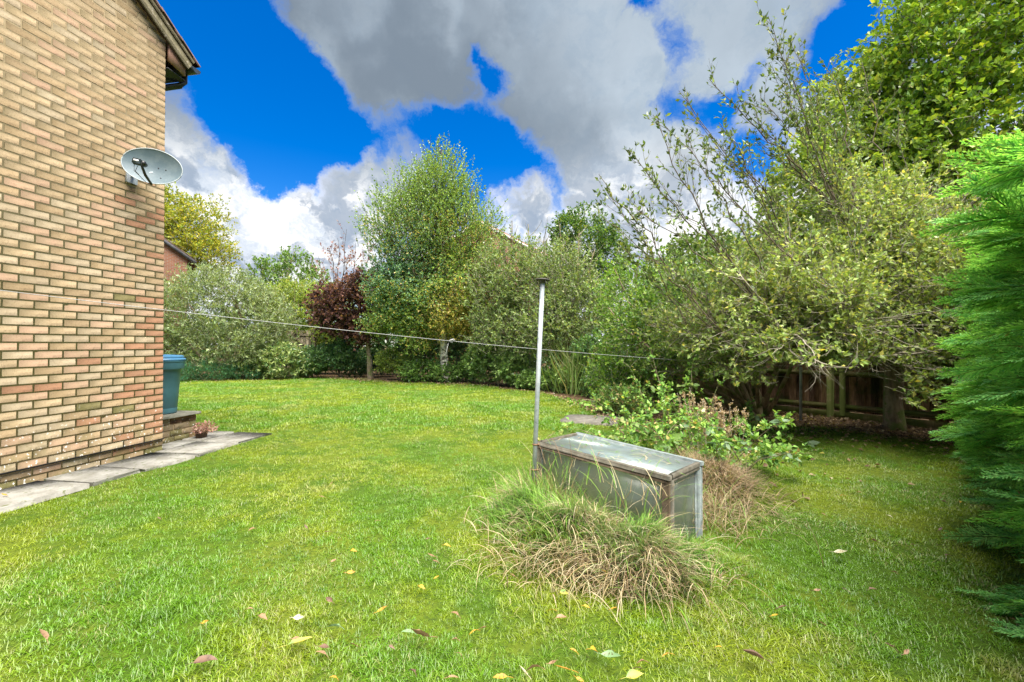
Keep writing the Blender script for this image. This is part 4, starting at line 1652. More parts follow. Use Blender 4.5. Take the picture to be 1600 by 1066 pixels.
def build_border_plants():
    """ground cover between the trunks, by clump"""
    specs = [
        ('shade_shrub', 'dark green leafy evergreen under the purple tree', [(500, 560, 16.9, .65, .5, .55), (530, 555, 16.9, .6, .5, .6), (478, 572, 17.0, .35, .4, .35), (560, 572, 17.6, .7, .4, .38), (600, 568, 17.4, .6, .4, .42)], 1300, DEEP_GREEN + [((.09, .16, .05), 3)], .11, .045),
        ('back_laurel', 'dark evergreen bush filling the gap behind the purple tree trunk', [(560, 540, 19.0, 1.3, .7, 1.0), (620, 535, 18.8, 1.0, .7, 1.1), (500, 535, 19.2, 1.0, .7, 1.1), (860, 545, 16.5, 1.4, .7, 1.2), (950, 540, 15.0, 1.3, .7, 1.2)], 1900, DEEP_GREEN + [((.08, .14, .04), 3)], .14, .07),
        ('bright_shrub', 'yellowish green low shrub right of the purple tree trunk', [(610, 565, 15.9, .6, .5, .42), (640, 570, 15.6, .5, .5, .38)], 560, YEL_GREEN, .09, .045),
        ('ivy_clump', 'mounded ivy in front of the birch trunk', [(655, 580, 15.0, .7, .45, .36), (700, 585, 14.8, .6, .4, .28), (735, 575, 14.9, .5, .4, .45)], 800, MID_GREEN, .075, .06),
        ('dark_evergreen', 'dark evergreen shrub behind and right of the birch trunk', [(655, 540, 16.0, .7, .5, .8), (725, 535, 15.9, .7, .5, .9), (770, 550, 15.5, .6, .5, .8)], 1100, DEEP_GREEN, .10, .045),
        ('viburnum', 'shrub with broad light green leaves behind the clothes post foot', [(760, 565, 14.0, .6, .5, .6), (800, 575, 13.2, .6, .5, .5)], 640, [((.12, .19, .05), 3), ((.19, .26, .09), 3), ((.06, .11, .03), 3)], .11, .07),
        ('periwinkle', 'low light green ground cover along the lawn right of the post', [(860, 598, 12.2, .6, .45, .32), (900, 590, 11.6, .55, .45, .42), (830, 600, 12.6, .5, .4, .28)], 760, [((.10, .17, .035), 3), ((.17, .26, .07), 3), ((.06, .11, .03), 2)], .085, .06),
        ('holly_bush', 'small glossy dark bush between the ground cover and honeysuckle', [(940, 600, 10.6, .5, .45, .42), (975, 625, 9.2, .4, .35, .35), (925, 560, 11.4, .5, .45, .7)], 700, MID_GREEN + DEEP_GREEN, .075, .045),
        ('fern', 'low tangled greenery at the lawn edge beside the worn slab', [(955, 640, 8.1, .28, .3, .28), (985, 650, 7.7, .3, .3, .3)], 360, MID_GREEN + [((.26, .20, .09), 2)], .07, .03),
    ]
    for i, (nm, lab, es, n, pal, LL, LW) in enumerate(specs):
        r = np.random.default_rng(60 + i)
        t = tree_thing(nm, lab, 'shrub', 0, 0)
        ells = []
        for (u, v, Y, rx, ry, rz) in es:
            p = at(u, v, Y)
            ells.append((p[0], p[1], max(rz * .75, p[2]), rx, ry, rz))
        c = np.mean(np.array(ells)[:, :3], 0)
        limbs(t, r, (c[0], c[1], 0), [(e_[0], e_[1], e_[2] + e_[5] * .5) for e_ in ells], .012, M_BARK, name='stem', r1=.006)
        bush(t, r, ells, n, .28, 11, LL, LW, pal, up=.35, rough=.25, lscale=3.0, twig_vis=.1, twig_r=.004, mat=M_LEAF_GLOSS)
        place(t, c[0], c[1])


build_border_plants()

# ------------------------------------------------------------------ fence on the right
FA, FB = np.array([3.2, 10.77, 0.]), np.array([7.9, 4.60, 0.])
FT = nrm(FB - FA)
FN = np.array([FT[1], -FT[0], 0.])         # towards the garden
if FN @ (np.array([0, 0, 0]) - FA) < 0:
    FN = -FN
FLEN = float(np.linalg.norm(FB - FA))


def build_fence():
    r = np.random.default_rng(51)
    ang = math.atan2(FT[1], FT[0])
    root = thing('board_fence', 'dark brown close board fence with mossy rails under the apple tree', 'fence', tuple(FA), ang)
    ys = 1.0 if (rotz(ang) @ np.array([0, 1, 0])) @ FN > 0 else -1.0
    bd = []
    for k in range(4):
        b = MB().box((0, 0, 0), (.108, .016, 1.56), None, .002)
        V = np.concatenate(b.V)
        V += np.random.default_rng(k).normal(0, .0015, V.shape)
        bd.append(raw_mesh('board', V, [np.concatenate(b.Q), np.concatenate(b.T)], M_FENCE))
    x = .06
    while x < FLEN:
        o = link('board', bd[int(r.integers(0, 4))], root)
        o.location = (x, -ys * (.014 + .006 * (int(x / .1) % 2)), .90 + r.normal(0, .006))
        o.rotation_euler = (0, r.normal(0, .006), r.normal(0, .02))
        x += .1005
    for z in (.20, .76, 1.36):
        P = []
        nseg = 4
        for i in range(nseg):
            x0, x1 = FLEN * i / nseg + .05, FLEN * (i + 1) / nseg - .05
            b = MB()
            V = [(xx, yy * ys, zz) for xx in (x0, x1) for yy, zz in ((.004, z - .045), (.062, z), (.004, z + .045))]
            b.add(V, [(0, 1, 4, 3), (1, 2, 5, 4), (2, 0, 3, 5)], [(0, 2, 1), (3, 4, 5)])
            b.build('rail', M_RAIL, root)
    MB().box((FLEN / 2, .012 * ys, .055), (FLEN, .022, .12)).build('gravel_board', M_RAIL, root)
    for i in range(1, 5):
        MB().box((FLEN * i / 4 - .0, .045 * ys, .78), (.09, .09, 1.62), None, .004).build('fence_post', M_RAIL, root)
    MB().box((4.05, .040 * ys, .70), (.075, .05, 1.3), None, .004).build('repair_post', M_RAIL, root)


build_fence()

M_GALV = mottled('galvanised steel', (.30, .34, .35), (.42, .45, .46), 14, .5, .5, .001, metal=.2, third=(.22, .25, .25))


def build_posts():
    # clothes post with its disc of hooks
    b, tpt = np.array([.150, 3.30, .05]), at(848, 437, 3.34)
    root = thing('clothes_post', 'leaning thin grey metal clothes post rising beside the cold frame', 'clothes post', tuple(b))
    tp = tpt - b
    MB().tube([(0, 0, -.1), tp * .5, tp], .0175, 14).build('pole', M_GALV, root, smooth=True)
    ax = nrm(tp)
    M = frame_from(ax)[:, [1, 2, 0]]
    M[:, 0] *= 1
    cap = mottled('dark cap', (.05, .045, .04), (.10, .09, .08), 30, .6, .3, .001)
    MB().lathe([(0, .006), (.028, .006), (.052, 0), (.054, -.005), (.050, -.009), (.024, -.006), (.024, -.03), (.0, -.03)], tp, 24, M).build('cap', cap, root)
    for k in range(8):
        a = k * math.pi / 4
        q = tp + M @ np.array([.044 * math.cos(a), .044 * math.sin(a), -.008])
        MB().tube([q, q - ax * .02, q - ax * .022 + M @ np.array([-.006 * math.cos(a), -.006 * math.sin(a), -.004])], .0025, 5).build('hook', cap, root)
    rust = mottled('rusty clip', (.16, .08, .04), (.24, .15, .09), 40, .7, .4, .001)
    for f in (.16, .27):
        p = tp * f * 1.0
        MB().lathe([(.0180, -.006), (.0215, -.004), (.0215, .004), (.0180, .006)], p, 14, M).box(p + np.array([.026, -.006, 0]), (.016, .012, .012)).build('clip', rust, root)
    # second post by the fence
    b2 = np.array([4.70, 7.20, 0.0])
    r2 = thing('metal_post', 'plain upright steel post standing in leaf litter before the mossy fence', 'post', tuple(b2))
    MB().tube([(0, 0, -.05), (.004, 0, .7), (.01, 0, 1.85)], .021, 12).build('pole', M_GALV, r2, smooth=True)
    MB().lathe([(.0215, 0), (.026, .002), (.026, .016), (.0215, .018)], (.005, 0, .90), 12).build('collar', rust, r2)
    # line
    hook = CORNER + WALL_N * .085 - WALL_T * 2.02
    hook[2] = 1.73
    end = b2 + np.array([-.02, -.0, .905])
    K = 40
    t = np.linspace(0, 1, K)[:, None]
    P = hook + (end - hook) * t
    P[:, 2] -= (4 * t * (1 - t) * .10).ravel()
    m = mottled('washing line', (.27, .27, .26), (.36, .36, .36), 60, .5, .3, 0)
    o = MB().tube(P, .0030, 6).build('clothes_line', m, None, smooth=True)
    tag(o, 'long pale washing line sagging across the garden past the post', 'clothes line')
    # rag of cord tied on it
    k = int(np.argmin(np.abs(P[:, 0] / P[:, 1] * FPX + 800 - 692)))
    p = P[k]
    c = [p + (.03, 0, .006), p + (.012, -.004, .022), p + (-.022, -.006, .016), p + (-.045, -.004, -.03), p + (-.062, 0, -.10), p + (-.078, .0, -.19)]
    o = MB().tube(c, .0055, 6).tube([p + (-.02, -.006, -.01), p + (0, -.007, .018), p + (.016, -.005, .004), p + (0, 0, -.012), p + (-.02, -.006, -.01)], .006, 6).build('cord', m, None, smooth=True)
    tag(o, 'short frayed cord knotted over the washing line near the birch', 'cord')


build_posts()


# ------------------------------------------------------------------ cold frame
def build_cold_frame():
    r = np.random.default_rng(52)
    A, B, C, D = [np.array(p) for p in ((.204, 3.52, .472), (.585, 3.88, .472), (1.240, 2.92, .472), (.914, 2.60, .472))]
    c0 = (A + B + C + D) / 4
    c0[2] = 0
    root = thing('cold_frame', 'weathered wooden cold frame with cloudy glazed lid half sunk in long grass', 'cold frame', tuple(c0))
    A, B, C, D = [p - c0 for p in (A, B, C, D)]
    wood = mottled('grey weathered frame wood', (.075, .068, .05), (.13, .12, .095), 16, .85, .2, .003, third=(.10, .075, .05))
    woodb = mottled('blue grey weathered wood', (.12, .145, .14), (.19, .22, .215), 16, .8, .25, .003, third=(.13, .14, .12))
    dark = mottled('old brown wood', (.04, .03, .02), (.09, .065, .04), 18, .85, .2, .003)

    def bar(p, q, w_, h, mat, name, ext=0.0, off=0.0, up=UP):
        d = q - p
        L = np.linalg.norm(d) + ext
        M = frame_from(d, up)
        MB().box((p + q) / 2 + M[:, 1] * off, (L, w_, h), M, .003).build(name, mat, root)
    # lid frame
    bar(A, D, .030, .030, wood, 'lid_rail', .04)
    bar(B, C, .030, .030, woodb, 'lid_rail', .04)
    bar(A + (B - A) * .06, B - (B - A) * .06, .028, .028, wood, 'lid_rail', -.01)
    bar(D + (C - D) * .06, C - (C - D) * .06, .028, .028, wood, 'lid_rail', -.01)
    # flat top strips, with the brown edge under
    bar(A - [0, 0, .027], D - [0, 0, .027], .024, .020, dark, 'lower_rail', .0)
    bar(D - [0, 0, .026], C - [0, 0, .026], .022, .018, wood, 'lower_rail', -.05)
    # posts (a pair of boards at each corner)
    for P_, mA, mB in ((A, wood, woodb), (B, wood, wood), (C, woodb, woodb), (D, dark, wood)):
        d1, d2 = nrm(D - A), nrm(B - A)
        s1 = 1 if P_ is A or P_ is B else -1
        s2 = 1 if P_ is A or P_ is D else -1
        z0, z1 = -.03, P_[2] - .018
        M = np.stack([d1, np.cross(UP, d1), UP], -1)
        MB().box(P_ * [1, 1, 0] + d1 * s1 * .012 + d2 * s2 * .001 + UP * (z0 + z1) / 2, (.048, .020, z1 - z0), M, .002).build('post', mA, root)
        MB().box(P_ * [1, 1, 0] - d1 * s1 * .001 + d2 * s2 * .034 + UP * (z0 + z1) / 2, (.020, .046, z1 - z0), M, .002).build('post', mB, root)
    # glazing

    def glass(name, cloud, tint):
        m, t, out = new_mat(name)
        p = worldpos(t)
        dirt = t.smooth(t.noise(p, 7, 7, .7), .25, .75)
        f = t.math('MULTIPLY_ADD', dirt, cloud * .5, cloud * .75)
        tr = t.new('ShaderNodeBsdfTransparent')
        tr.inputs[0].default_value = (.93, .96, .95, 1)
        df = t.new('ShaderNodeBsdfDiffuse')
        df.inputs[0].default_value = rgba(tint)
        tl = t.new('ShaderNodeBsdfTranslucent')
        tl.inputs[0].default_value = rgba(tint)
        m0 = t.new('ShaderNodeMixShader')
        m0.inputs[0].default_value = .4
        t.l.new(df.outputs[0], m0.inputs[1])
        t.l.new(tl.outputs[0], m0.inputs[2])
        m1 = t.new('ShaderNodeMixShader')
        t.put(m1.inputs[0], f)
        t.l.new(tr.outputs[0], m1.inputs[1])
        t.l.new(m0.outputs[0], m1.inputs[2])
        g = t.new('ShaderNodeBsdfGlossy')
        g.inputs['Roughness'].default_value = .3
        bm = t.new('ShaderNodeBump')
        bm.inputs['Strength'].default_value = .25
        bm.inputs['Distance'].default_value = .004
        t.put(bm.inputs['Height'], t.noise(p, 9, 3, .5))
        t.l.new(bm.outputs[0], g.inputs['Normal'])
        fr = t.new('ShaderNodeFresnel')
        fr.inputs[0].default_value = 1.5
        m2 = t.new('ShaderNodeMixShader')
        t.put(m2.inputs[0], t.math('MINIMUM', t.math('MULTIPLY_ADD', fr.outputs[0], 1.0, .02), .6))
        t.l.new(m1.outputs[0], m2.inputs[1])
        t.l.new(g.outputs[0], m2.inputs[2])
        t.l.new(m2.outputs[0], out.inputs[0])
        return m
    g_top = glass('cloudy lid glass', .34, (.42, .52, .52))
    g_side = glass('cloudy side glass', .13, (.42, .48, .43))
    d1, d2 = nrm(D - A), nrm(B - A)

    def sheet(name, a, b, c, d, mat, th=.004, n=1):
        nn = nrm(np.cross(b - a, d - a)) * th / 2
        V = np.array([a - nn, b - nn, c - nn, d - nn, a + nn, b + nn, c + nn, d + nn])
        Q = [(0, 3, 2, 1), (4, 5, 6, 7), (0, 1, 5, 4), (1, 2, 6, 5), (2, 3, 7, 6), (3, 0, 4, 7)]
        obj(name, V, np.array(Q), mat, root)
    i1, i2 = .020, .020
    z = np.array([0, 0, -.004])
    a, b, c, d = A + d1 * i1 + d2 * i2 + z, B + d1 * i1 - d2 * i2 + z, C - d1 * i1 - d2 * i2 + z, D - d1 * i1 + d2 * i2 + z
    for k in range(1):
        f0, f1 = 0.0, 1.0
        sheet('lid_pane', a + (d - a) * f0, b + (c - b) * f0, b + (c - b) * f1, a + (d - a) * f1, g_top)
    for (p, q, nm) in ((A, D, 'side_pane'), (D, C, 'end_pane'), (B, C, 'side_pane'), (A, B, 'end_pane')):
        e = nrm(q - p) * .05
        inn = nrm(c0 * 0 + (A + B + C + D) / 4 - (p + q) / 2) * [1, 1, 0] * .012
        sheet(nm, p + e + inn - UP * .05, q - e + inn - UP * .05, (q - e + inn) * [1, 1, 0], (p + e + inn) * [1, 1, 0], g_side)


build_cold_frame()


def long_blades(name, r, base, L, W, head, lean, droop, pal, parent=None, segs=6):
    n = len(base)
    h = nrm(np.stack([np.cos(head), np.sin(head), 0 * head], -1))
    side = np.cross(h, UP)
    P = [base]
    p = base
    for k in range(1, segs + 1):
        f = k / segs
        a = lean + droop * f ** 1.2
        p = p + (h * np.sin(a)[:, None] + UP * np.cos(a)[:, None]) * (L / segs)[:, None]
        g = height(p[:, 0], p[:, 1]) + .004 + .01 * r.uniform(0, 1, n)
        p = p.copy()
        p[:, 2] = np.maximum(p[:, 2], g)
        P.append(p)
    P = np.stack(P, 1)
    f = np.linspace(0, 1, segs + 1)
    wd = (W[:, None] * (1 - f[None] ** 2 * .92) / 2)[..., None]
    V = np.stack([P - side[:, None] * wd, P + side[:, None] * wd], 2).reshape(-1, 3)
    b = (np.arange(n) * 2 * (segs + 1))[:, None]
    Q = np.concatenate([b + np.array([[2 * k, 2 * k + 1, 2 * k + 3, 2 * k + 2]]) for k in range(segs)])
    o = obj(name, V, Q, M_DRYG, parent, np.repeat(pick_cols(r, n, pal, .25), 2 * (segs + 1), 0))
    return o


M_DRYG = leaf_mat('long grass', .3, .05, .5)
GRASSY = [((.13, .27, .025), 4), ((.19, .33, .04), 3), ((.08, .18, .02), 3)]
STRAW = [((.42, .34, .19), 3), ((.33, .25, .13), 3), ((.55, .48, .31), 2), ((.16, .10, .05), 2)]


def build_tussock():
    r = np.random.default_rng(53)

    def spot(n, cx, cy, sx, sy):
        return np.stack([cx + r.normal(0, sx, n), cy + r.normal(0, sy, n)], -1)
    lumps = [(.42, 2.66, .21, .15, 3000), (.74, 2.38, .15, .10, 2300), (.14, 3.05, .14, .15, 1700), (.56, 2.38, .17, .09, 1700), (.02, 3.0, .08, .12, 500), (.93, 2.42, .08, .08, 500), (.42, 2.92, .16, .14, 1200)]
    xy = np.concatenate([spot(n, cx, cy, sx, sy) for cx, cy, sx, sy, n in lumps])
    # not inside the frame
    A, B, D = np.array([.204, 3.52]), np.array([.585, 3.88]), np.array([.914, 2.60])
    M = np.stack([D - A, B - A], -1)
    q = np.linalg.solve(M, (xy - A).T).T
    inside = (q[:, 0] > -.02) & (q[:, 0] < 1.03) & (q[:, 1] > -.015) & (q[:, 1] < 1.02)
    xy = xy[~inside]
    n = len(xy)
    base = np.stack([xy[:, 0], xy[:, 1], height(xy[:, 0], xy[:, 1]) - .01], -1)
    # blades fall away from the top of the mound, mostly towards the lawn
    head = np.arctan2(xy[:, 1] - 2.85, xy[:, 0] - .5) + 2.2 * lump(base, 9.0) + r.normal(0, .8, n)
    L = r.uniform(.05, .225, n) * (1 + .5 * lump(base, 5.0)) * np.where(r.uniform(0, 1, n) < .06, 1.5, 1)
    p3 = lump(base, 3.4) + r.normal(0, .45, n)
    dry = p3 > -.08
    for nm, sel, pal, w0 in (('green_blades', ~dry, GRASSY, .0056), ('dry_blades', dry, STRAW, .0048)):
        if nm == 'green_blades':
            root = thing('long_grass', 'mound of long green and straw grass falling over in front of the cold frame', 'grass mound', (0.5, 2.6, 0))
        m = int(sel.sum())
        long_blades(nm, r, base[sel] - np.array([.5, 2.6, 0]) * 0, L[sel] * (1.15 if nm[0] == 'd' else 1), w0 * r.uniform(.6, 1.3, m), head[sel],
                    r.uniform(.0, .8, m), r.uniform(.3 if nm[0] == 'g' else 1.0, 1.5 if nm[0] == 'g' else 2.3, m), pal, root)['kind'] = 'stuff'
    # stalks hanging over the lid edge
    m = 170
    t = r.uniform(0, 1, m) ** 1.3
    P = A[None] + (D - A)[None] * t[:, None] + r.normal(0, .02, (m, 2)) - np.array([.035, .035])
    base2 = np.stack([P[:, 0], P[:, 1], r.uniform(.05, .40, m)], -1)
    long_blades('overhanging_stalks', r, base2, r.uniform(.15, .42, m), r.uniform(.003, .006, m), r.uniform(-1.2, 2.6, m), r.uniform(.05, .6, m), r.uniform(.5, 2.0, m), STRAW + GRASSY[:2], root)['kind'] = 'stuff'
    m = 1300
    t = r.uniform(-.05, .72, m)
    P = A[None] + (D - A)[None] * t[:, None] - np.array([.06, .06]) * r.uniform(.6, 2.2, (m, 1))
    base2 = np.stack([P[:, 0], P[:, 1], height(P[:, 0], P[:, 1]) - .01], -1)
    long_blades('tall_blades', r, base2, r.uniform(.16, .40, m) * (1 - .35 * np.clip(t, 0, 1)), r.uniform(.004, .007, m), r.uniform(2.2, 5.6, m), r.uniform(.0, .35, m), r.uniform(.2, 1.5, m), GRASSY + STRAW[:2], root)['kind'] = 'stuff'
    # blades lying on the lid glass
    m = 90
    f, g = r.uniform(.03, .97, m), r.uniform(.05, .95, m)
    P = A[None] + (D - A)[None] * f[:, None] + (B - A)[None] * g[:, None]
    P = np.stack([P[:, 0], P[:, 1], np.full(m, .474)], -1)
    a = r.uniform(0, 6.28, m)
    d = np.stack([np.cos(a), np.sin(a), 0 * a], -1)
    l = r.uniform(.04, .14, m)[:, None]
    s = np.cross(d, UP) * .0022
    V = np.stack([P - s, P + s, P + d * l * .5 + s * 1.1 + UP * .006, P + d * l * .5 - s * 1.1 + UP * .006, P + d * l + UP * .002], 1).reshape(-1, 3)
    b = (np.arange(m) * 5)[:, None]
    o = obj('blades_on_lid', V, [b + np.array([[0, 1, 2, 3]]), b + np.array([[3, 2, 4]])], M_DRYG, root, np.repeat(pick_cols(r, m, STRAW + GRASSY, .2), 5, 0))
    o['kind'] = 'stuff'
    # growth inside the frame
    m = 1500
    f, g = r.uniform(.05, .95, m), r.uniform(.08, .92, m)
    P = A[None] + (D - A)[None] * f[:, None] + (B - A)[None] * g[:, None]
    base3 = np.stack([P[:, 0], P[:, 1], np.full(m, .0)], -1)
    long_blades('grass_inside_frame', r, base3, r.uniform(.08, .30, m), r.uniform(.003, .006, m), r.uniform(0, 6.28, m), r.uniform(.0, .5, m), r.uniform(.3, 1.4, m), STRAW + GRASSY, root)['kind'] = 'stuff'
    place(root, .5, 2.6)
    # dead grass heap at the back corner
    root = thing('dead_grass_heap', 'brown heap of dead pulled grass beside the right end of the cold frame', 'grass heap', (0, 0, 0))
    n = 2300
    xy = np.stack([1.68 + r.normal(0, .18, n), 3.68 + r.normal(0, .22, n)], -1)
    base = np.stack([xy[:, 0], xy[:, 1], height(xy[:, 0], xy[:, 1]) - .01 + r.uniform(0, .03, n)], -1)
    pal = [((.24, .165, .09), 4), ((.36, .26, .15), 3), ((.15, .10, .055), 3), ((.44, .33, .19), 1)]
    long_blades('dead_blades', r, base, r.uniform(.07, .26, n), r.uniform(.003, .006, n), np.arctan2(xy[:, 1] - 3.75, xy[:, 0] - 1.7) + r.normal(0, 1.0, n), r.uniform(.5, 1.5, n), r.uniform(.2, 1.5, n), pal, root)['kind'] = 'stuff'
    n = 700
    xy = np.stack([1.42 + r.normal(0, .13, n), 3.25 + r.normal(0, .2, n)], -1)
    base = np.stack([xy[:, 0], xy[:, 1], height(xy[:, 0], xy[:, 1]) - .01], -1)
    long_blades('pale_blades', r, base, r.uniform(.1, .35, n), r.uniform(.003, .006, n), r.uniform(0, 6.28, n), r.uniform(.0, .7, n), r.uniform(.6, 1.8, n), STRAW + pal[:2] + GRASSY[:1], root)['kind'] = 'stuff'
    place(root, 1.7, 3.7)


build_tussock()


# ------------------------------------------------------------------ brambles
def leaf_mat_obj(name, cols):
    """leaf material with a colour per object"""
    m, t, out = new_mat(name)
    oi = t.new('ShaderNodeObjectInfo')
    c = t.ramp(oi.outputs['Random'], [(i / (len(cols) - 1), k) for i, k in enumerate(cols)])
    p = objpos(t)
    c = t.mix(t.math('MULTIPLY', t.smooth(t.noise(p, 60, 4, .6), .45, .7), .4), c, rgba((.20, .26, .10)))
    d = t.new('ShaderNodeBsdfPrincipled')
    t.put(d.inputs['Base Color'], c)
    d.inputs['Roughness'].default_value = .5
    d.inputs['Specular IOR Level'].default_value = .3
    tr = t.new('ShaderNodeBsdfTranslucent')
    t.put(tr.inputs[0], c)
    mx = t.new('ShaderNodeMixShader')
    mx.inputs[0].default_value = .3
    t.l.new(d.outputs[0], mx.inputs[1])
    t.l.new(tr.outputs[0], mx.inputs[2])
    t.l.new(mx.outputs[0], out.inputs[0])
    return m


def ovate_leaf(r, L, W, mat, name='leaf', teeth=0.0, curl=.15, fold=.25):
    """24-triangle leaf along +X with a midrib fold"""
    K = 7
    xs = np.linspace(0, 1, K)
    wv = np.sin(np.pi * xs ** .8) ** .85 * (1 - .25 * xs)
    wv[0], wv[-1] = .03, 0
    V = []
    for i, x in enumerate(xs):
        z = -curl * L * x * x + r.normal(0, .004 * L * 3)
        h = wv[i] * W / 2 * (1 + r.uniform(-teeth, teeth))
        V += [(x * L, -h, z + fold * h), (x * L, 0, z), (x * L, h, z + fold * h)]
    Q = []
    for i in range(K - 1):
        a = 3 * i
        Q += [(a, a + 3, a + 4, a + 1), (a + 1, a + 4, a + 5, a + 2)]
    return raw_mesh(name, np.array(V), np.array(Q), mat, smooth=True)


def build_brambles():
    r = np.random.default_rng(54)
    mat = leaf_mat_obj('bramble leaf', [(.10, .20, .035), (.17, .28, .06), (.08, .16, .04), (.22, .30, .09), (.12, .22, .06), (.30, .32, .07)])
    matp = leaf_mat_obj('pale underside leaf', [(.13, .22, .11), (.19, .29, .15), (.10, .18, .08), (.24, .33, .20)])
    meshes = [ovate_leaf(r, .085, .062, mat, teeth=.08, curl=r.uniform(0, .3)) for _ in range(5)]
    meshp = [ovate_leaf(r, .085, .055, matp, teeth=.08, curl=r.uniform(0, .3)) for _ in range(4)]
    patches = [
        ('tall bramble thicket with broad leaves behind the cold frame', (1.75, 5.6), [(1.5, 5.6, .5, .45), (2.1, 5.7, .5, .4), (1.8, 5.3, .4, .35)], 22, .95, 105, meshes),
        ('bramble sprawling over the back edge of the cold frame', (1.55, 4.5), [(1.45, 4.5, .35, .3), (1.75, 4.7, .3, .3)], 14, .62, 80, meshes),
        ('bramble with bluish leaves reaching over the lawn beside the dead grass heap', (2.0, 4.1), [(1.85, 4.1, .25, .25), (2.2, 4.2, .25, .25)], 10, .55, 60, meshp),
        ('low bramble runners on the litter before the many stemmed shrub', (3.1, 6.1), [(2.9, 6.1, .45, .3), (3.5, 6.3, .4, .3)], 9, .42, 45, meshes + meshp),
    ]
    for lab, c, blobs, ncane, hgt, nleaf, ms in patches:
        t = thing('bramble', lab, 'bramble', (c[0], c[1], float(height(*c))), 0, 'brambles behind the cold frame')
        S = []
        for k in range(ncane):
            b = blobs[k % len(blobs)]
            S.append((b[0] - c[0] + r.normal(0, b[2] * .5), b[1] - c[1] + r.normal(0, b[3] * .5), -.02))
        S = np.array(S)
        D = nrm(UP + r.normal(0, .30, (ncane, 3)) + np.array([0, -.12, 0]))
        P = twig_paths(r, S, D, hgt * r.uniform(.8, 1.5, ncane), 9, .12, -.16)
        P[..., 2] = np.maximum(P[..., 2], .01)
        V, Q = tubes(P, np.linspace(.005, .002, 9)[None] * np.ones((ncane, 1)), 5)
        obj('canes', V, Q, M_BARK, t, smooth=True)
        n = nleaf
        w = np.concatenate([[0], np.cumsum(np.ones(ncane))])
        for k in range(n // 3):
            i = k % ncane
            f = r.uniform(.25, 1.0) * 7.99
            j = int(f)
            p = P[i, j] * (1 - f + j) + P[i, j + 1] * (f - j)
            a0 = r.uniform(0, 6.28)
            for q in range(3):
                a = a0 + (q - 1) * 1.15
                o = link('leaf', ms[int(r.integers(0, len(ms)))], t)
                off = np.array([math.cos(a0), math.sin(a0), .2]) * .03
                o.location = tuple(p + off)
                o.rotation_euler = (r.normal(0, .35) + .35, r.normal(.15, .3), a)
                s = r.uniform(.7, 1.35) * (1.15 if q == 1 else .9)
                o.scale = (s, s, s)
        # smaller leaves fill the inside
        Tw = side_shoots(r, P, 14, .22, .9, .1, .2, .05, 4)
        B, LD = leaves_along(r, Tw, 7, .1, 1.0, .1)
        B[:, 2] = np.maximum(B[:, 2], .02)
        add_leaves('small_leaves', B, LD, r, .050, .034, [((.10, .19, .035), 4), ((.16, .26, .06), 3), ((.06, .12, .03), 3), ((.30, .24, .09), .6)], M_LEAF, t, fine=True)['kind'] = 'stuff'
    # dry seed heads
    for (lab, cx, cy, h) in (('tan dried flower spike standing among the brambles', 1.92, 4.55, .60), ('shorter tan dried flower spike right beside the heap', 2.22, 4.5, .48)):
        t = thing('dried_dock', lab, 'dried plant', (cx, cy, float(height(cx, cy))), 0, 'dried spikes among the brambles')
        n = 9
        S = r.normal(0, .05, (n, 3)) * [1, 1, 0]
        P = twig_paths(r, S, nrm(UP + r.normal(0, .13, (n, 3))), h * r.uniform(.8, 1.2, n), 7, .05, 0)
        V, Q = tubes(P, np.full((n, 7), .0028), 4)
        obj('stems', V, Q, M_TWIG, t)
        Tw = side_shoots(r, P, 16, .10, .7, .35, .2, .1, 3)
        B, LD = leaves_along(r, Tw, 14, .1, .9, .3, .006)
        add_leaves('seed_heads', B, LD, r, .018, .011, [((.42, .31, .18), 3), ((.34, .24, .14), 3), ((.52, .42, .28), 2)], M_DRY, t)['kind'] = 'stuff'


build_brambles()


# ------------------------------------------------------------------ many stemmed shrub and the apple tree
M_SHOOT = bark_mat('brown grey shoot', (.10, .075, .05), (.22, .18, .13), 20)


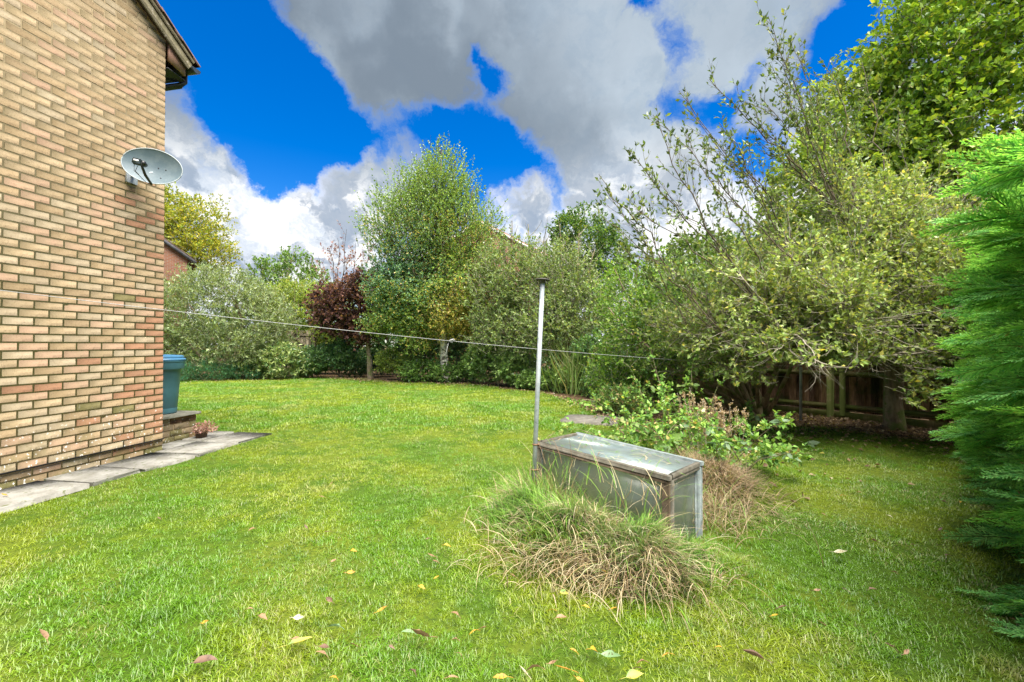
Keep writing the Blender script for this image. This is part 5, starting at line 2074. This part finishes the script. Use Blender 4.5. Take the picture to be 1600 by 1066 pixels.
def build_right_trees():
    r = np.random.default_rng(55)
    t = tree_thing('hazel_shrub', 'old shrub with a fan of many thick stems in front of the fence end', 'shrub', 0, 0)
    b = np.array([4.35, 8.0, 0.])
    n = 26
    tips, st = [], []
    for k in range(n):
        a = r.uniform(-1, 1)
        st.append(b + [a * .22 + r.normal(0, .04), r.normal(0, .12), 0])
        tips.append(b + np.array([a * 1.3 - .9 + r.normal(0, .3), r.normal(-.2, .5), r.uniform(1.3, 2.6)]))
    limbs(t, r, b, tips, r.uniform(.018, .045, n), M_BARK, name='stem', bend=.10, start=st, r1=.008)
    tips2 = [b + np.array([x, y, z]) for x, y, z in ((-1.9, -.3, .8), (-1.7, -.6, 1.2), (-1.2, -.7, .7), (-2.2, -.1, 1.5), (-.9, -.9, 1.1), (-1.5, .3, 1.0))]
    _, P, _ = limbs(t, r, b + [-.15, -.1, .1], tips2, .028, M_BARK, name='low_stem', bend=.18, r1=.008)
    bush(t, r, [(3.6, 8.0, 1.9, 1.4, 1.0, .9), (2.7, 8.1, 1.5, .9, .9, .9), (4.4, 8.2, 2.0, 1.1, .9, 1.0), (3.2, 7.6, 1.2, .8, .5, .5)], 1700, .45, 12, .065, .045, MID_GREEN + [((.16, .22, .05), 3), ((.03, .07, .02), 2)],
         up=.35, rough=.22, lscale=2.2, twig_vis=.6, twig_r=.004, zmin=.55)
    place(t, b[0], b[1])

    # the big spreading apple tree
    t = tree_thing('old_apple_tree', 'big spreading apple tree, stout trunk before the fence, long bare shoots upward', 'tree', 0, 0)
    b = np.array([5.72, 6.62, 0.])
    fork = b + np.array([.0, 0, .95])
    tr_pts = np.array([b + [0, 0, -.1], b + [.0, 0, .1], b + [-.02, 0, .4], b + [0, 0, .7], b + [.03, 0, 1.0], b + [.02, -.05, 1.3]])
    MB().tube(tr_pts, [.17, .135, .115, .12, .135, .10], 12).build('trunk', M_BARK, t, smooth=True)
    main = [at(u, v, d) for u, v, d in (
        (1310, 330, 6.3), (1250, 420, 5.9), (1180, 470, 5.7), (1120, 500, 5.8), (1080, 530, 6.0), (1230, 520, 5.2), (1330, 500, 5.3), (1450, 470, 5.5), (1500, 540, 5.4), (1400, 380, 6.4), (1480, 330, 6.6), (1380, 560, 5.3), (1170, 560, 5.6))]
    _, LP, _ = limbs(t, r, fork, main, r.uniform(.05, .085, len(main)), M_BARK, name='limb', bend=.14, r1=.016)
    # long straight shoots
    tipuv = [(936, 272, 5.7), (950, 300, 5.9), (985, 232, 5.8), (1022, 178, 5.8), (1040, 195, 6.0), (1062, 140, 6.0), (1072, 165, 5.7), (1110, 122, 6.1), (1125, 190, 5.8), (1160, 165, 6.1), (1203, 22, 6.2), (1215, 60, 6.4), (1240, 70, 6.2),
             (1262, 105, 6.4), (1284, 88, 6.5), (1190, 150, 6.0), (1150, 240, 5.8), (1090, 250, 5.6), (1000, 330, 5.6), (1040, 300, 6.0), (1225, 130, 6.0), (1350, 95, 6.6), (1300, 170, 6.6), (960, 350, 5.5), (1010, 390, 5.4), (975, 400, 5.7), (1400, 200, 6.6), (1180, 215, 6.3), (1130, 300, 5.4), (1260, 190, 5.8)]
    tips = [at(*q) for q in tipuv]
    st = []
    for tp in tips:
        flat = LP[:, 4:].reshape(-1, 3)
        # start from the point of a limb that lies behind the shoot, down and to the right
        aim = tp + np.array([1.35, .0, -1.6]) * r.uniform(.8, 1.2) if tp[0] < 4.2 else tp + np.array([.45, 0, -2.2]) * r.uniform(.7, 1.1)
        st.append(flat[np.argmin(np.linalg.norm(flat - aim, axis=1) + r.uniform(0, .5, len(flat)))])
    _, SP, _ = limbs(t, r, fork, tips, r.uniform(.004, .011, len(tips)), M_SHOOT, name='long_shoot', bend=.045, start=st, r1=.0032, K=12, sides=5)
    S2 = side_shoots(r, SP, 13, .75, .5, .22, .09, .08, 6)
    S3 = side_shoots(r, S2, 3, .22, .6, .2, .12, .1, 4)
    for S, r0 in ((S2, .0036), (S3, .0022)):
        V, Q = tubes(S, np.linspace(1, .4, S.shape[1])[None] * r0 * np.ones((len(S), 1)), 4)
        obj('twigs', V, Q, M_SHOOT, t, smooth=True)['kind'] = 'stuff'
    olive = [((.070, .105, .035), 4), ((.11, .15, .055), 3), ((.045, .07, .028), 3), ((.19, .20, .06), 1)]
    parts = []
    for S, n_, t0 in ((SP[:, 5:], 26, .15), (S2, 9, .25), (S3, 5, .3)):
        parts.append(leaves_along(r, S, n_, t0, .75, .25))
    B = np.concatenate([p[0] for p in parts])
    D = np.concatenate([p[1] for p in parts])
    hi = r.uniform(0, 1, len(B)) < .42
    add_leaves('shoot_leaves', B[hi], D[hi], r, .072, .036, olive, M_LEAF, t, nbias=.35, fine=True)['kind'] = 'stuff'
    BT = side_shoots(r, LP, 34, 1.15, .75, .35, .10, .03, 7, .2)
    BT = BT[BT[..., 2].min(1) > .8]
    BT2 = side_shoots(r, BT, 4, .4, .7, .3, .14, .0, 4, .3)
    for S, r0 in ((BT, .0055), (BT2, .0030)):
        V, Q = tubes(S, np.linspace(1, .4, S.shape[1])[None] * r0 * np.ones((len(S), 1)), 4)
        obj('bare_twigs', V, Q, M_TWIG, t, smooth=True)['kind'] = 'stuff'
    # dense lower crown
    BR = side_shoots(r, LP, 22, 1.25, .8, .2, .13, .04, 7, .3)
    TW = side_shoots(r, BR, 9, .55, .8, .15, .16, .06, 5, .4)
    TW2 = side_shoots(r, TW, 2, .30, .8, .2, .18, .06, 4, .4)
    def clear(S):
        e_ = S[:, -1]
        u_ = 800 + FPX * e_[:, 0] / e_[:, 1]
        lim = np.where(u_ > 1425, .55, np.where(u_ < 1190, .75, 1.0))
        return S[S[..., 2].min(1) > lim]
    BR = BR[BR[..., 2].min(1) > .8]
    TW, TW2 = clear(TW), clear(TW2)
    for S, r0 in ((BR, .013), (TW, .0055), (TW2, .003)):
        V, Q = tubes(S, np.linspace(1, .35, S.shape[1])[None] * r0 * r.uniform(.7, 1.3, (len(S), 1)), 4 if r0 > .01 else 3)
        obj('branches' if r0 > .01 else 'twigs', V, Q, M_TWIG, t, smooth=True)['kind'] = 'stuff'
    pal = [((.135, .185, .050), 4), ((.19, .245, .075), 3.5), ((.085, .130, .038), 2.5), ((.26, .29, .12), 1.5), ((.32, .29, .08), .5)]
    parts = [leaves_along(r, TW, 8, .15, .85, .2, .01), leaves_along(r, TW2, 7, .1, .85, .2, .01)]
    B = np.concatenate([p[0] for p in parts])
    D = np.concatenate([p[1] for p in parts])
    add_leaves('foliage', B, D, r, .060, .037, pal, M_LEAF, t, nbias=.5, fine=True)['kind'] = 'stuff'
    e = lambda u, v, Y, rx, ry, rz: (*at(u, v, Y), rx, ry, rz)
    bush(t, r, [e(1330, 420, 6.3, .95, .7, .85), e(1230, 470, 6.0, .9, .6, .6), e(1120, 520, 6.0, .75, .6, .45), e(1420, 450, 6.0, .9, .7, 1.0), e(1300, 530, 5.7, 1.0, .5, .40), e(1440, 560, 5.6, .55, .5, .30), e(1400, 350, 6.6, .9, .7, .8), e(1180, 430, 6.6, .6, .5, .6)],
         3000, .42, 10, .060, .037, pal, up=.15, rough=.25, lscale=2.6, twig_vis=.75, twig_r=.0035, rmin=.4, zmin=.85, name='outer_foliage', nbias=.45, cull=lambda e_: (e_[:, 2] > np.where(e_[:, 0] / e_[:, 1] > .90, .6, 1.05)))
    place(t, b[0], b[1])

    # tall leafy trees filling the upper right
    def tall(label, base, ells, n, seed, pal, tw=.55):
        r = np.random.default_rng(seed)
        t = tree_thing('tall_maple', label, 'tree', 0, 0, 'tall leafy trees beyond the fence')
        tips = [(e_[0], e_[1], e_[2] + .5 * e_[5]) for e_ in ells]
        limbs(t, r, (base[0], base[1], 0), tips, .10, M_BARK, bend=.08, r1=.02)
        bush(t, r, ells, n, tw, 12, .105, .072, pal, up=.15, rough=.2, lscale=1.5, twig_vis=.35, twig_r=.007, rmin=.6, droop=.05, nbias=.35)
        place(t, *base)
    lime = [((.135, .215, .026), 4), ((.20, .28, .035), 3), ((.085, .15, .022), 3), ((.28, .30, .04), .8), ((.050, .10, .018), 2)]
    tall('tall lime green tree filling the upper right corner', (9.2, 9.4),
         [e(1440, 120, 8.8, 1.1, 1.2, 1.3), e(1520, 60, 8.6, 1.7, 1.3, 1.7), e(1560, -60, 8.8, 1.5, 1.3, 1.6), e(1500, 220, 8.6, 1.7, 1.3, 1.5), e(1620, 150, 8.4, 1.9, 1.4, 2.2), e(1560, 330, 8.4, 1.9, 1.3, 1.5)], 5200, 71, lime)
    tall('olive green tree behind the apple tree, lower than its lime green neighbour', (7.0, 10.2),
         [e(1350, 200, 9.4, 1.1, 1.1, 1.6), e(1290, 310, 9.2, 1.2, 1.1, 1.5), e(1390, 300, 9.0, 1.5, 1.2, 1.5), e(1280, 410, 9.0, 1.4, 1.2, 1.3), e(1400, 420, 8.8, 1.9, 1.2, 1.3), e(1520, 470, 8.4, 1.9, 1.2, 1.2)], 4200, 72,
         [((.13, .195, .03), 4), ((.19, .255, .045), 3), ((.085, .14, .025), 3), ((.26, .28, .05), .8)])
    tall('mid green tree behind the many stemmed shrub', (4.6, 11.2),
         [e(1100, 420, 11.4, 1.2, 1.1, .9), e(1180, 440, 10.8, 1.3, 1.1, 1.1), e(1060, 490, 11.2, 1.2, 1.0, 1.0), e(1150, 520, 10.6, 1.5, .9, 1.0)], 2300, 73,
         [((.085, .140, .035), 4), ((.13, .18, .05), 3), ((.055, .095, .028), 3)])


build_right_trees()


# ------------------------------------------------------------------ cypress hedge on the right
M_SPRAY = leaf_mat('cypress spray', .45, .0, .6)


def build_cypress():
    r = np.random.default_rng(56)
    root = tree_thing('cypress_hedge', 'soft feathery bright green cypress hedge along the right side', 'hedge', 0, 0)
    # spray meshes: flat fronds along +X
    variants = []
    for k in range(7):
        V, Q, T, Cc = [], [], [], []
        L = 1.0
        ax = np.linspace(0, 1, 9)
        curve = np.stack([ax * L, .06 * np.sin(ax * 3 + k) * ax, -.10 * ax * ax + r.normal(0, .008, 9)], -1)
        pts, dirs, lens, wds = [], [], [], []
        nb = 24
        for i in range(nb):
            f = .06 + .90 * i / nb
            j = min(int(f * 8), 7)
            p = curve[j] + (curve[j + 1] - curve[j]) * (f * 8 - j)
            s = 1 if i % 2 else -1
            a = s * r.uniform(.38, .62)
            ln = (.30 * (1 - f) ** .7 + .045) * r.uniform(.75, 1.2)
            d = np.array([math.cos(a), math.sin(a), r.normal(0, .10)])
            pts.append(p); dirs.append(d); lens.append(ln); wds.append(.014)
            m = int(ln / .030)
            for q in range(m):
                g = (q + .7) / (m + .5)
                pp = p + nrm(d) * ln * g
                a2 = a + (1 if q % 2 else -1) * r.uniform(.4, .65)
                pts.append(pp); dirs.append(np.array([math.cos(a2), math.sin(a2), r.normal(0, .16)])); lens.append(ln * .42 * (1 - g * .6) + .012); wds.append(.011)
        pts, dirs, lens, wds = np.array(pts), nrm(np.array(dirs)), np.array(lens)[:, None], np.array(wds)[:, None]
        side = nrm(np.cross(UP, dirs))
        dz = np.array([0, 0, 1]) * -.12 * lens
        v = np.stack([pts, pts + dirs * lens * .45 + side * wds, pts + dirs * lens + dz, pts + dirs * lens * .45 - side * wds], 1)
        n = len(pts)
        b = (np.arange(n) * 4)[:, None]
        T = np.concatenate([b + np.array([[0, 1, 2]]), b + np.array([[0, 2, 3]])])
        V = v.reshape(-1, 3)
        base = pick_cols(r, n, [((.25, .57, .16), 4), ((.36, .69, .21), 3), ((.16, .45, .13), 2), ((.22, .17, .07), .12)], .18)
        base[wds.ravel() > .0125] *= .8
        # stem
        sv, sq = tubes(curve[None], np.linspace(.010, .003, 9)[None], 3)
        col = np.concatenate([np.repeat(base, 4, 0), np.tile([[.10, .16, .04]], (len(sv), 1))])
        variants.append(raw_mesh('spray', np.vstack([V, sv]), [T, sq + len(V)], M_SPRAY, col))
    # hedge surface: from near the camera's right, back to the fence corner
    # branches leave the inside of the hedge; flat sprays stand along each of them
    c0, c1 = np.array([2.78, .95]), np.array([7.12, 5.1])
    t = nrm(np.array([*(c1 - c0), 0.]))
    nn = np.array([-t[1], t[0], 0.])            # towards the lawn
    nb = 1500
    s = r.uniform(0, 1, nb) ** .85
    H = 2.6 + 1.25 * s
    z = .06 + (H - .1) * r.uniform(0, 1, nb)
    top = np.clip((z - .9) / (H - .8), 0, 1)
    half = (.98 + .20 * lump(np.stack([s * 6, z, 0 * s], -1), 1.8) + r.normal(0, .07, nb)) * np.sqrt(np.clip(1 - top ** 2.2, .02, 1))
    endb = np.clip((s - .86) / .14, 0, 1)
    half = half * np.sqrt(1 - .8 * endb ** 2) - .35 * r.uniform(0, 1, nb) ** 2.5
    tipp = np.stack([c0[0] + (c1 - c0)[0] * s, c0[1] + (c1 - c0)[1] * s, z], -1) + nn * half[:, None]
    BD = nrm(nn + UP * (.05 + .55 * top)[:, None] + t * (r.normal(.05, .28, nb) + endb * .8)[:, None] + r.normal(0, .10, (nb, 3)))
    # the near end and the far side are clothed as well
    nb2 = 1300
    s2 = np.where(r.uniform(0, 1, nb2) < .3, r.uniform(-.10, .02, nb2), r.uniform(0, 1, nb2))
    H2 = 2.6 + 1.25 * np.clip(s2, 0, 1)
    z2 = .06 + (H2 - .1) * r.uniform(0, 1, nb2)
    top2 = np.clip((z2 - .9) / (H2 - .8), 0, 1)
    near = s2 < .02
    off = np.where(near, r.uniform(-.8, .75, nb2), -.95) * np.sqrt(np.clip(1 - top2 ** 2.2, .02, 1))
    tip2 = np.stack([c0[0] + (c1 - c0)[0] * s2, c0[1] + (c1 - c0)[1] * s2, z2], -1) + nn * off[:, None]
    D2 = np.where(near[:, None], -t + nn * (off * .6)[:, None], -nn) + UP * (.05 + .55 * top2)[:, None] + r.normal(0, .16, (nb2, 3))
    tipp, BD, nb = np.vstack([tipp, tip2]), np.vstack([BD, nrm(D2)]), nb + nb2
    BL = r.uniform(.5, .8, nb)
    BP = twig_paths(r, tipp - BD * BL[:, None], BD + UP * .12, BL, 6, .05, -.05)
    per = 13
    ff = np.tile(np.linspace(.30, 1.0, per), (nb, 1)) * 4.999
    ii = ff.astype(int)
    fr = (ff - ii)[..., None]
    rows = np.arange(nb)[:, None]
    P = BP[rows, ii] * (1 - fr) + BP[rows, ii + 1] * fr
    tan = nrm(BP[rows, ii + 1] - BP[rows, ii])
    sd = nrm(np.cross(tan, UP) + r.normal(0, .35, (nb, 1, 3)))
    sg = np.where(np.arange(per) % 2 == 0, 1.0, -1.0)[None, :, None]
    wgt = (1 - np.linspace(0, 1, per) ** 2)[None, :, None]
    D = nrm(tan + sd * sg * .75 * wgt + r.normal(0, .16, P.shape) + UP * -.06)
    scl = (np.linspace(.30, .26, per)[None] * r.uniform(.75, 1.35, (nb, per))).ravel()
    P, D = P.reshape(-1, 3), D.reshape(-1, 3)
    n = len(P)
    yaw = np.arctan2(D[:, 1], D[:, 0])
    pitch = -np.arcsin(np.clip(D[:, 2], -1, 1))
    rot = np.stack([r.normal(.35, .6, n), pitch, yaw], -1)
    f = instancer('foliage', P, rot, scl, r.integers(0, 7, n), variants, root)
    f['kind'] = 'stuff'
    tr = []
    for k in range(4):
        q = c0 + (c1 - c0) * (.05 + .3 * k)
        tr.append([(q[0], q[1], -.05), (q[0] + .02, q[1], 1.0), (q[0], q[1], 2.0)])
        MB().tube(tr[-1], [.09, .06, .015], 8).build('trunk', M_BARK_DARK, root, smooth=True)
    V, Q = tubes(BP, np.linspace(.009, .003, 6)[None] * np.ones((nb, 1)), 3)
    obj('branches', V, Q, M_BARK_DARK, root)['kind'] = 'stuff'
    place(root, float((c0[0] + c1[0]) / 2), float((c0[1] + c1[1]) / 2))


build_cypress()


# ------------------------------------------------------------------ leaf litter and fallen leaves
def build_litter():
    r = np.random.default_rng(57)
    n = 16000
    x, y = r.uniform(1.5, 8.0, n), r.uniform(3.4, 9.5, n)
    s = np.maximum(soil(x, y + .3), .28 * soil(x, y + 1.3))
    d = (np.stack([x, y], -1) - FA[:2]) @ FN[:2]
    keep = (r.uniform(0, 1, n) < s * .95 + .02) & (d > .06) & ~((np.abs(x - 1.3) < .3) & (np.abs(y - 7.4) < .3))
    x, y = x[keep], y[keep]
    # under the back borders
    x2 = r.uniform(-11, 2, 3000)
    y2 = border_y(x2) + r.normal(.0, .35, 3000)
    x, y = np.concatenate([x, x2]), np.concatenate([y, y2])
    n = len(x)
    B = np.stack([x, y, height(x, y) + r.uniform(.004, .03, n)], -1)
    a = r.uniform(0, 6.28, n)
    D = np.stack([np.cos(a), np.sin(a), r.normal(0, .25, n)], -1)
    o = add_leaves('leaf_litter', B, D, r, .055, .034, [((.22, .145, .085), 4), ((.32, .23, .14), 3), ((.14, .09, .055), 3), ((.46, .36, .24), 1.4), ((.42, .34, .08), .6)], M_DRY, None, nbias=1.2, fine=True, cup=.3)
    tag(o, 'brown fallen leaves carpeting the ground under the shrubs and fence', 'leaf litter', kind='stuff')


build_litter()


def fallen_mat(name, a, b, spot):
    m, t, out = new_mat(name)
    p = objpos(t)
    c = t.mix(t.smooth(t.noise(p, 30, 4, .6), .38, .62), rgba(a), rgba(b))
    c = t.mix(t.smooth(t.noise(p, 110, 3, .5), .62, .68), c, rgba(spot))
    d = t.new('ShaderNodeBsdfPrincipled')
    t.put(d.inputs['Base Color'], c)
    d.inputs['Roughness'].default_value = .6
    tr = t.new('ShaderNodeBsdfTranslucent')
    t.put(tr.inputs[0], c)
    mx = t.new('ShaderNodeMixShader')
    mx.inputs[0].default_value = .25
    t.l.new(d.outputs[0], mx.inputs[1])
    t.l.new(tr.outputs[0], mx.inputs[2])
    t.l.new(mx.outputs[0], out.inputs[0])
    return m


def build_fallen():
    r = np.random.default_rng(58)
    mats = {
        'yellow': fallen_mat('yellow leaf', (.55, .34, .03), (.45, .22, .03), (.20, .10, .04)),
        'tan': fallen_mat('tan leaf', (.34, .20, .11), (.26, .15, .08), (.16, .09, .05)),
        'brown': fallen_mat('brown leaf', (.20, .115, .075), (.13, .075, .05), (.07, .04, .03)),
        'green': fallen_mat('pale green leaf', (.26, .38, .20), (.18, .30, .13), (.10, .07, .03)),
        'mixed': fallen_mat('green and yellow leaf', (.20, .34, .09), (.60, .50, .08), (.16, .09, .04)),
        'pale': fallen_mat('cream leaf', (.60, .56, .38), (.50, .46, .28), (.3, .2, .1)),
    }
    seen = {}
    grp = 'fallen leaves scattered on the lawn'
    # (u, v, length m, kind, label)
    L = [
        (452, 1006, .120, 'mixed', 'large green and yellow fallen leaf with a dry edge on the lawn'),
        (500, 1008, .075, 'brown', 'rounded dark brown fallen leaf next to the green and yellow one'),
        (305, 1033, .105, 'brown', 'curled reddish brown fallen leaf, furthest left of the big ones'),
        (534, 978, .085, 'green', 'pale green fallen leaf above the round dark brown one'),
        (938, 1020, .105, 'green', 'large pale green spotted leaf lying below the long grass mound'),
        (922, 1012, .065, 'yellow', 'small yellow brown leaf tucked beside the large spotted green leaf'),
        (893, 1045, .085, 'yellow', 'bright yellow upright leaf at the bottom below the grass mound'),
        (844, 1040, .075, 'tan', 'pinkish tan leaf left of the bright yellow upright leaf'),
        (825, 1053, .060, 'pale', 'crumpled cream leaf between a yellow and a pinkish tan leaf'),
        (793, 1055, .070, 'yellow', 'yellow orange leaf lying flat at the very bottom of the lawn'),
        (977, 1056, .090, 'mixed', 'yellow green crinkled leaf at the bottom right of the spotted leaf'),
        (1192, 1028, .100, 'brown', 'folded grey brown leaf standing in the grass right of centre'),
        (1046, 1019, .055, 'yellow', 'small yellow leaf alone between the spotted leaf and folded brown leaf'),
        (1300, 862, .085, 'pale', 'cream lobed leaf lying on the lawn right of the cold frame'),
        (673, 993, .110, 'tan', 'large torn tan leaf with a long stalk on the middle lawn'),
        (648, 987, .070, 'green', 'light green leaf beside the large torn tan leaf'),
        (590, 955, .065, 'yellow', 'golden leaf left of the torn tan leaf'),
        (717, 960, .060, 'tan', 'narrow pinkish leaf up and right of the torn tan leaf'),
        (655, 914, .055, 'yellow', 'narrow orange leaf upright in the grass at mid lawn'),
        (694, 851, .055, 'yellow', 'round pale yellow leaf left of the long grass'),
        (680, 869, .060, 'tan', 'thin beige leaf just under the round pale yellow leaf'),
        (685, 878, .045, 'tan', 'small beige leaf below the thin beige leaf'),
        (549, 860, .055, 'yellow', 'orange spotted leaf leftmost of the mid lawn leaves'),
        (543, 894, .055, 'yellow', 'yellow leaf directly below the orange spotted leaf'),
        (806, 901, .055, 'tan', 'pink curled leaf at the left foot of the grass mound'),
        (873, 900, .055, 'yellow', 'bright orange leaf at the foot of the dry grass mound'),
        (951, 897, .060, 'yellow', 'yellow orange leaf caught in the front of the grass mound'),
        (874, 923, .060, 'mixed', 'yellow green leaf below the bright orange leaf'),
        (865, 951, .045, 'yellow', 'small vivid yellow leaf on the lawn under the mound'),
        (869, 964, .060, 'tan', 'thin tan leaf touching the small vivid yellow leaf'),
        (911, 945, .040, 'yellow', 'tiny cream yellow leaf right of the vivid yellow one'),
        (460, 964, .060, 'pale', 'cream yellow curled leaf above the green and yellow leaf'),
        (407, 960, .070, 'tan', 'thin dry leaf left of the cream yellow curled leaf'),
        (521, 939, .060, 'brown', 'dark curled leaf on the lawn between yellow leaves'),
        (512, 1021, .060, 'tan', 'pale brown leaf under the round dark brown leaf'),
        (318, 972, .055, 'yellow', 'narrow yellow leaf on the left lawn above the reddish brown leaf'),
        (78, 998, .075, 'tan', 'long straw coloured leaf on the lawn at far left'),
        (253, 811, .050, 'brown', 'small brown leaf on the left lawn below the slab path'),
        (508, 777, .060, 'tan', 'pale tan leaf on the lawn left of centre, far from others'),
        (399, 825, .050, 'tan', 'beige leaf on the left half of the lawn'),
        (593, 813, .045, 'tan', 'tan leaf on the lawn directly left of the clothes post foot'),
        (650, 1049, .045, 'brown', 'small purplish brown leaf at the bottom of the middle lawn'),
        (700, 1056, .055, 'tan', 'pinkish dry leaf at the bottom edge near the purplish one'),
        (1213, 949, .055, 'brown', 'rusty brown leaf on the right lawn'),
        (1203, 961, .040, 'yellow', 'small yellow leaf touching the rusty brown leaf'),
        (1385, 805, .045, 'pale', 'pale leaf on the right lawn towards the apple tree'),
        (1208, 828, .055, 'pale', 'silvery pale leaf right of the cold frame corner post'),
        (1133, 835, .050, 'pale', 'whitish leaf at the grass beside the corner post'),
        (1500, 783, .050, 'yellow', 'yellow leaf by the tip of the cypress hedge'),
        (1317, 774, .040, 'yellow', 'orange yellow leaf on the far right lawn before the litter'),
        (1368, 846, .050, 'tan', 'dull tan leaf on the right lawn before the hedge'),
        (13, 774, .060, 'yellow', 'yellow leaf lying on the slab path against the house wall'),
        (666, 842, .035, 'brown', 'tiny dark leaf beside the round pale yellow leaf'),
        (1480, 866, .045, 'brown', 'brown leaf on the lawn under the cypress fronds'),
        (1395, 1012, .050, 'brown', 'dull brown stonelike leaf at the bottom right lawn'),
        (1322, 922, .040, 'pale', 'small pale leaf in the middle of the right lawn'),
        (1355, 920, .050, 'brown', 'dark leaf just right of the small pale leaf'),
        (1100, 716, .045, 'yellow', 'yellow leaf lying at the cold frame back corner'),
    ]
    small = {'tan': 'small dry tan leaf sunk in the lawn grass', 'brown': 'small dark brown leaf sunk in the lawn grass', 'yellow': 'small yellow leaf sunk in the lawn grass'}
    for k in range(46):
        kk = ['tan', 'brown', 'yellow', 'tan'][k % 4]
        L.append((r.uniform(380, 1480), 640 + 420 * r.uniform(0, 1) ** .8, r.uniform(.03, .05), kk, small[kk]))
    L = [q for q in L if not (q[4] in small.values() and (720 < q[0] < 1240 and q[1] < 940))]
    for i, (u, v, ln, kind, lab) in enumerate(L):
        y = (CAM_H - .02) * FPX / (v - 540.0)
        x = (u - 800) / FPX * y
        for _ in range(4):
            h = float(height(x, y)) + .054
            y = (CAM_H - h) * FPX / (v - 540.0)
            x = (u - 800) / FPX * y
        ln *= .76
        me = ovate_leaf(r, ln, ln * r.uniform(.38, .6), mats[kind], 'leaf_blade', .16, r.choice([-1, 1]) * r.uniform(.1, .45), r.uniform(.3, .8))
        t = link('fallen_leaf', me)
        t.location = (x, y, float(height(x, y)) + .056)
        t.rotation_euler = (r.normal(.25, .3), r.normal(-.1, .2), r.uniform(-.6, .6) + (3.14 if r.uniform() < .5 else 0))
        tag(t, lab, 'leaf', grp if lab not in small.values() else 'small %s leaves on the lawn' % kind)
        st = MB().tube([(0, 0, 0), (-ln * .2, .002, -.002), (-ln * .38, .004, -.006)], .0012, 4)
        st.build('stalk', mats[kind], t)


build_fallen()
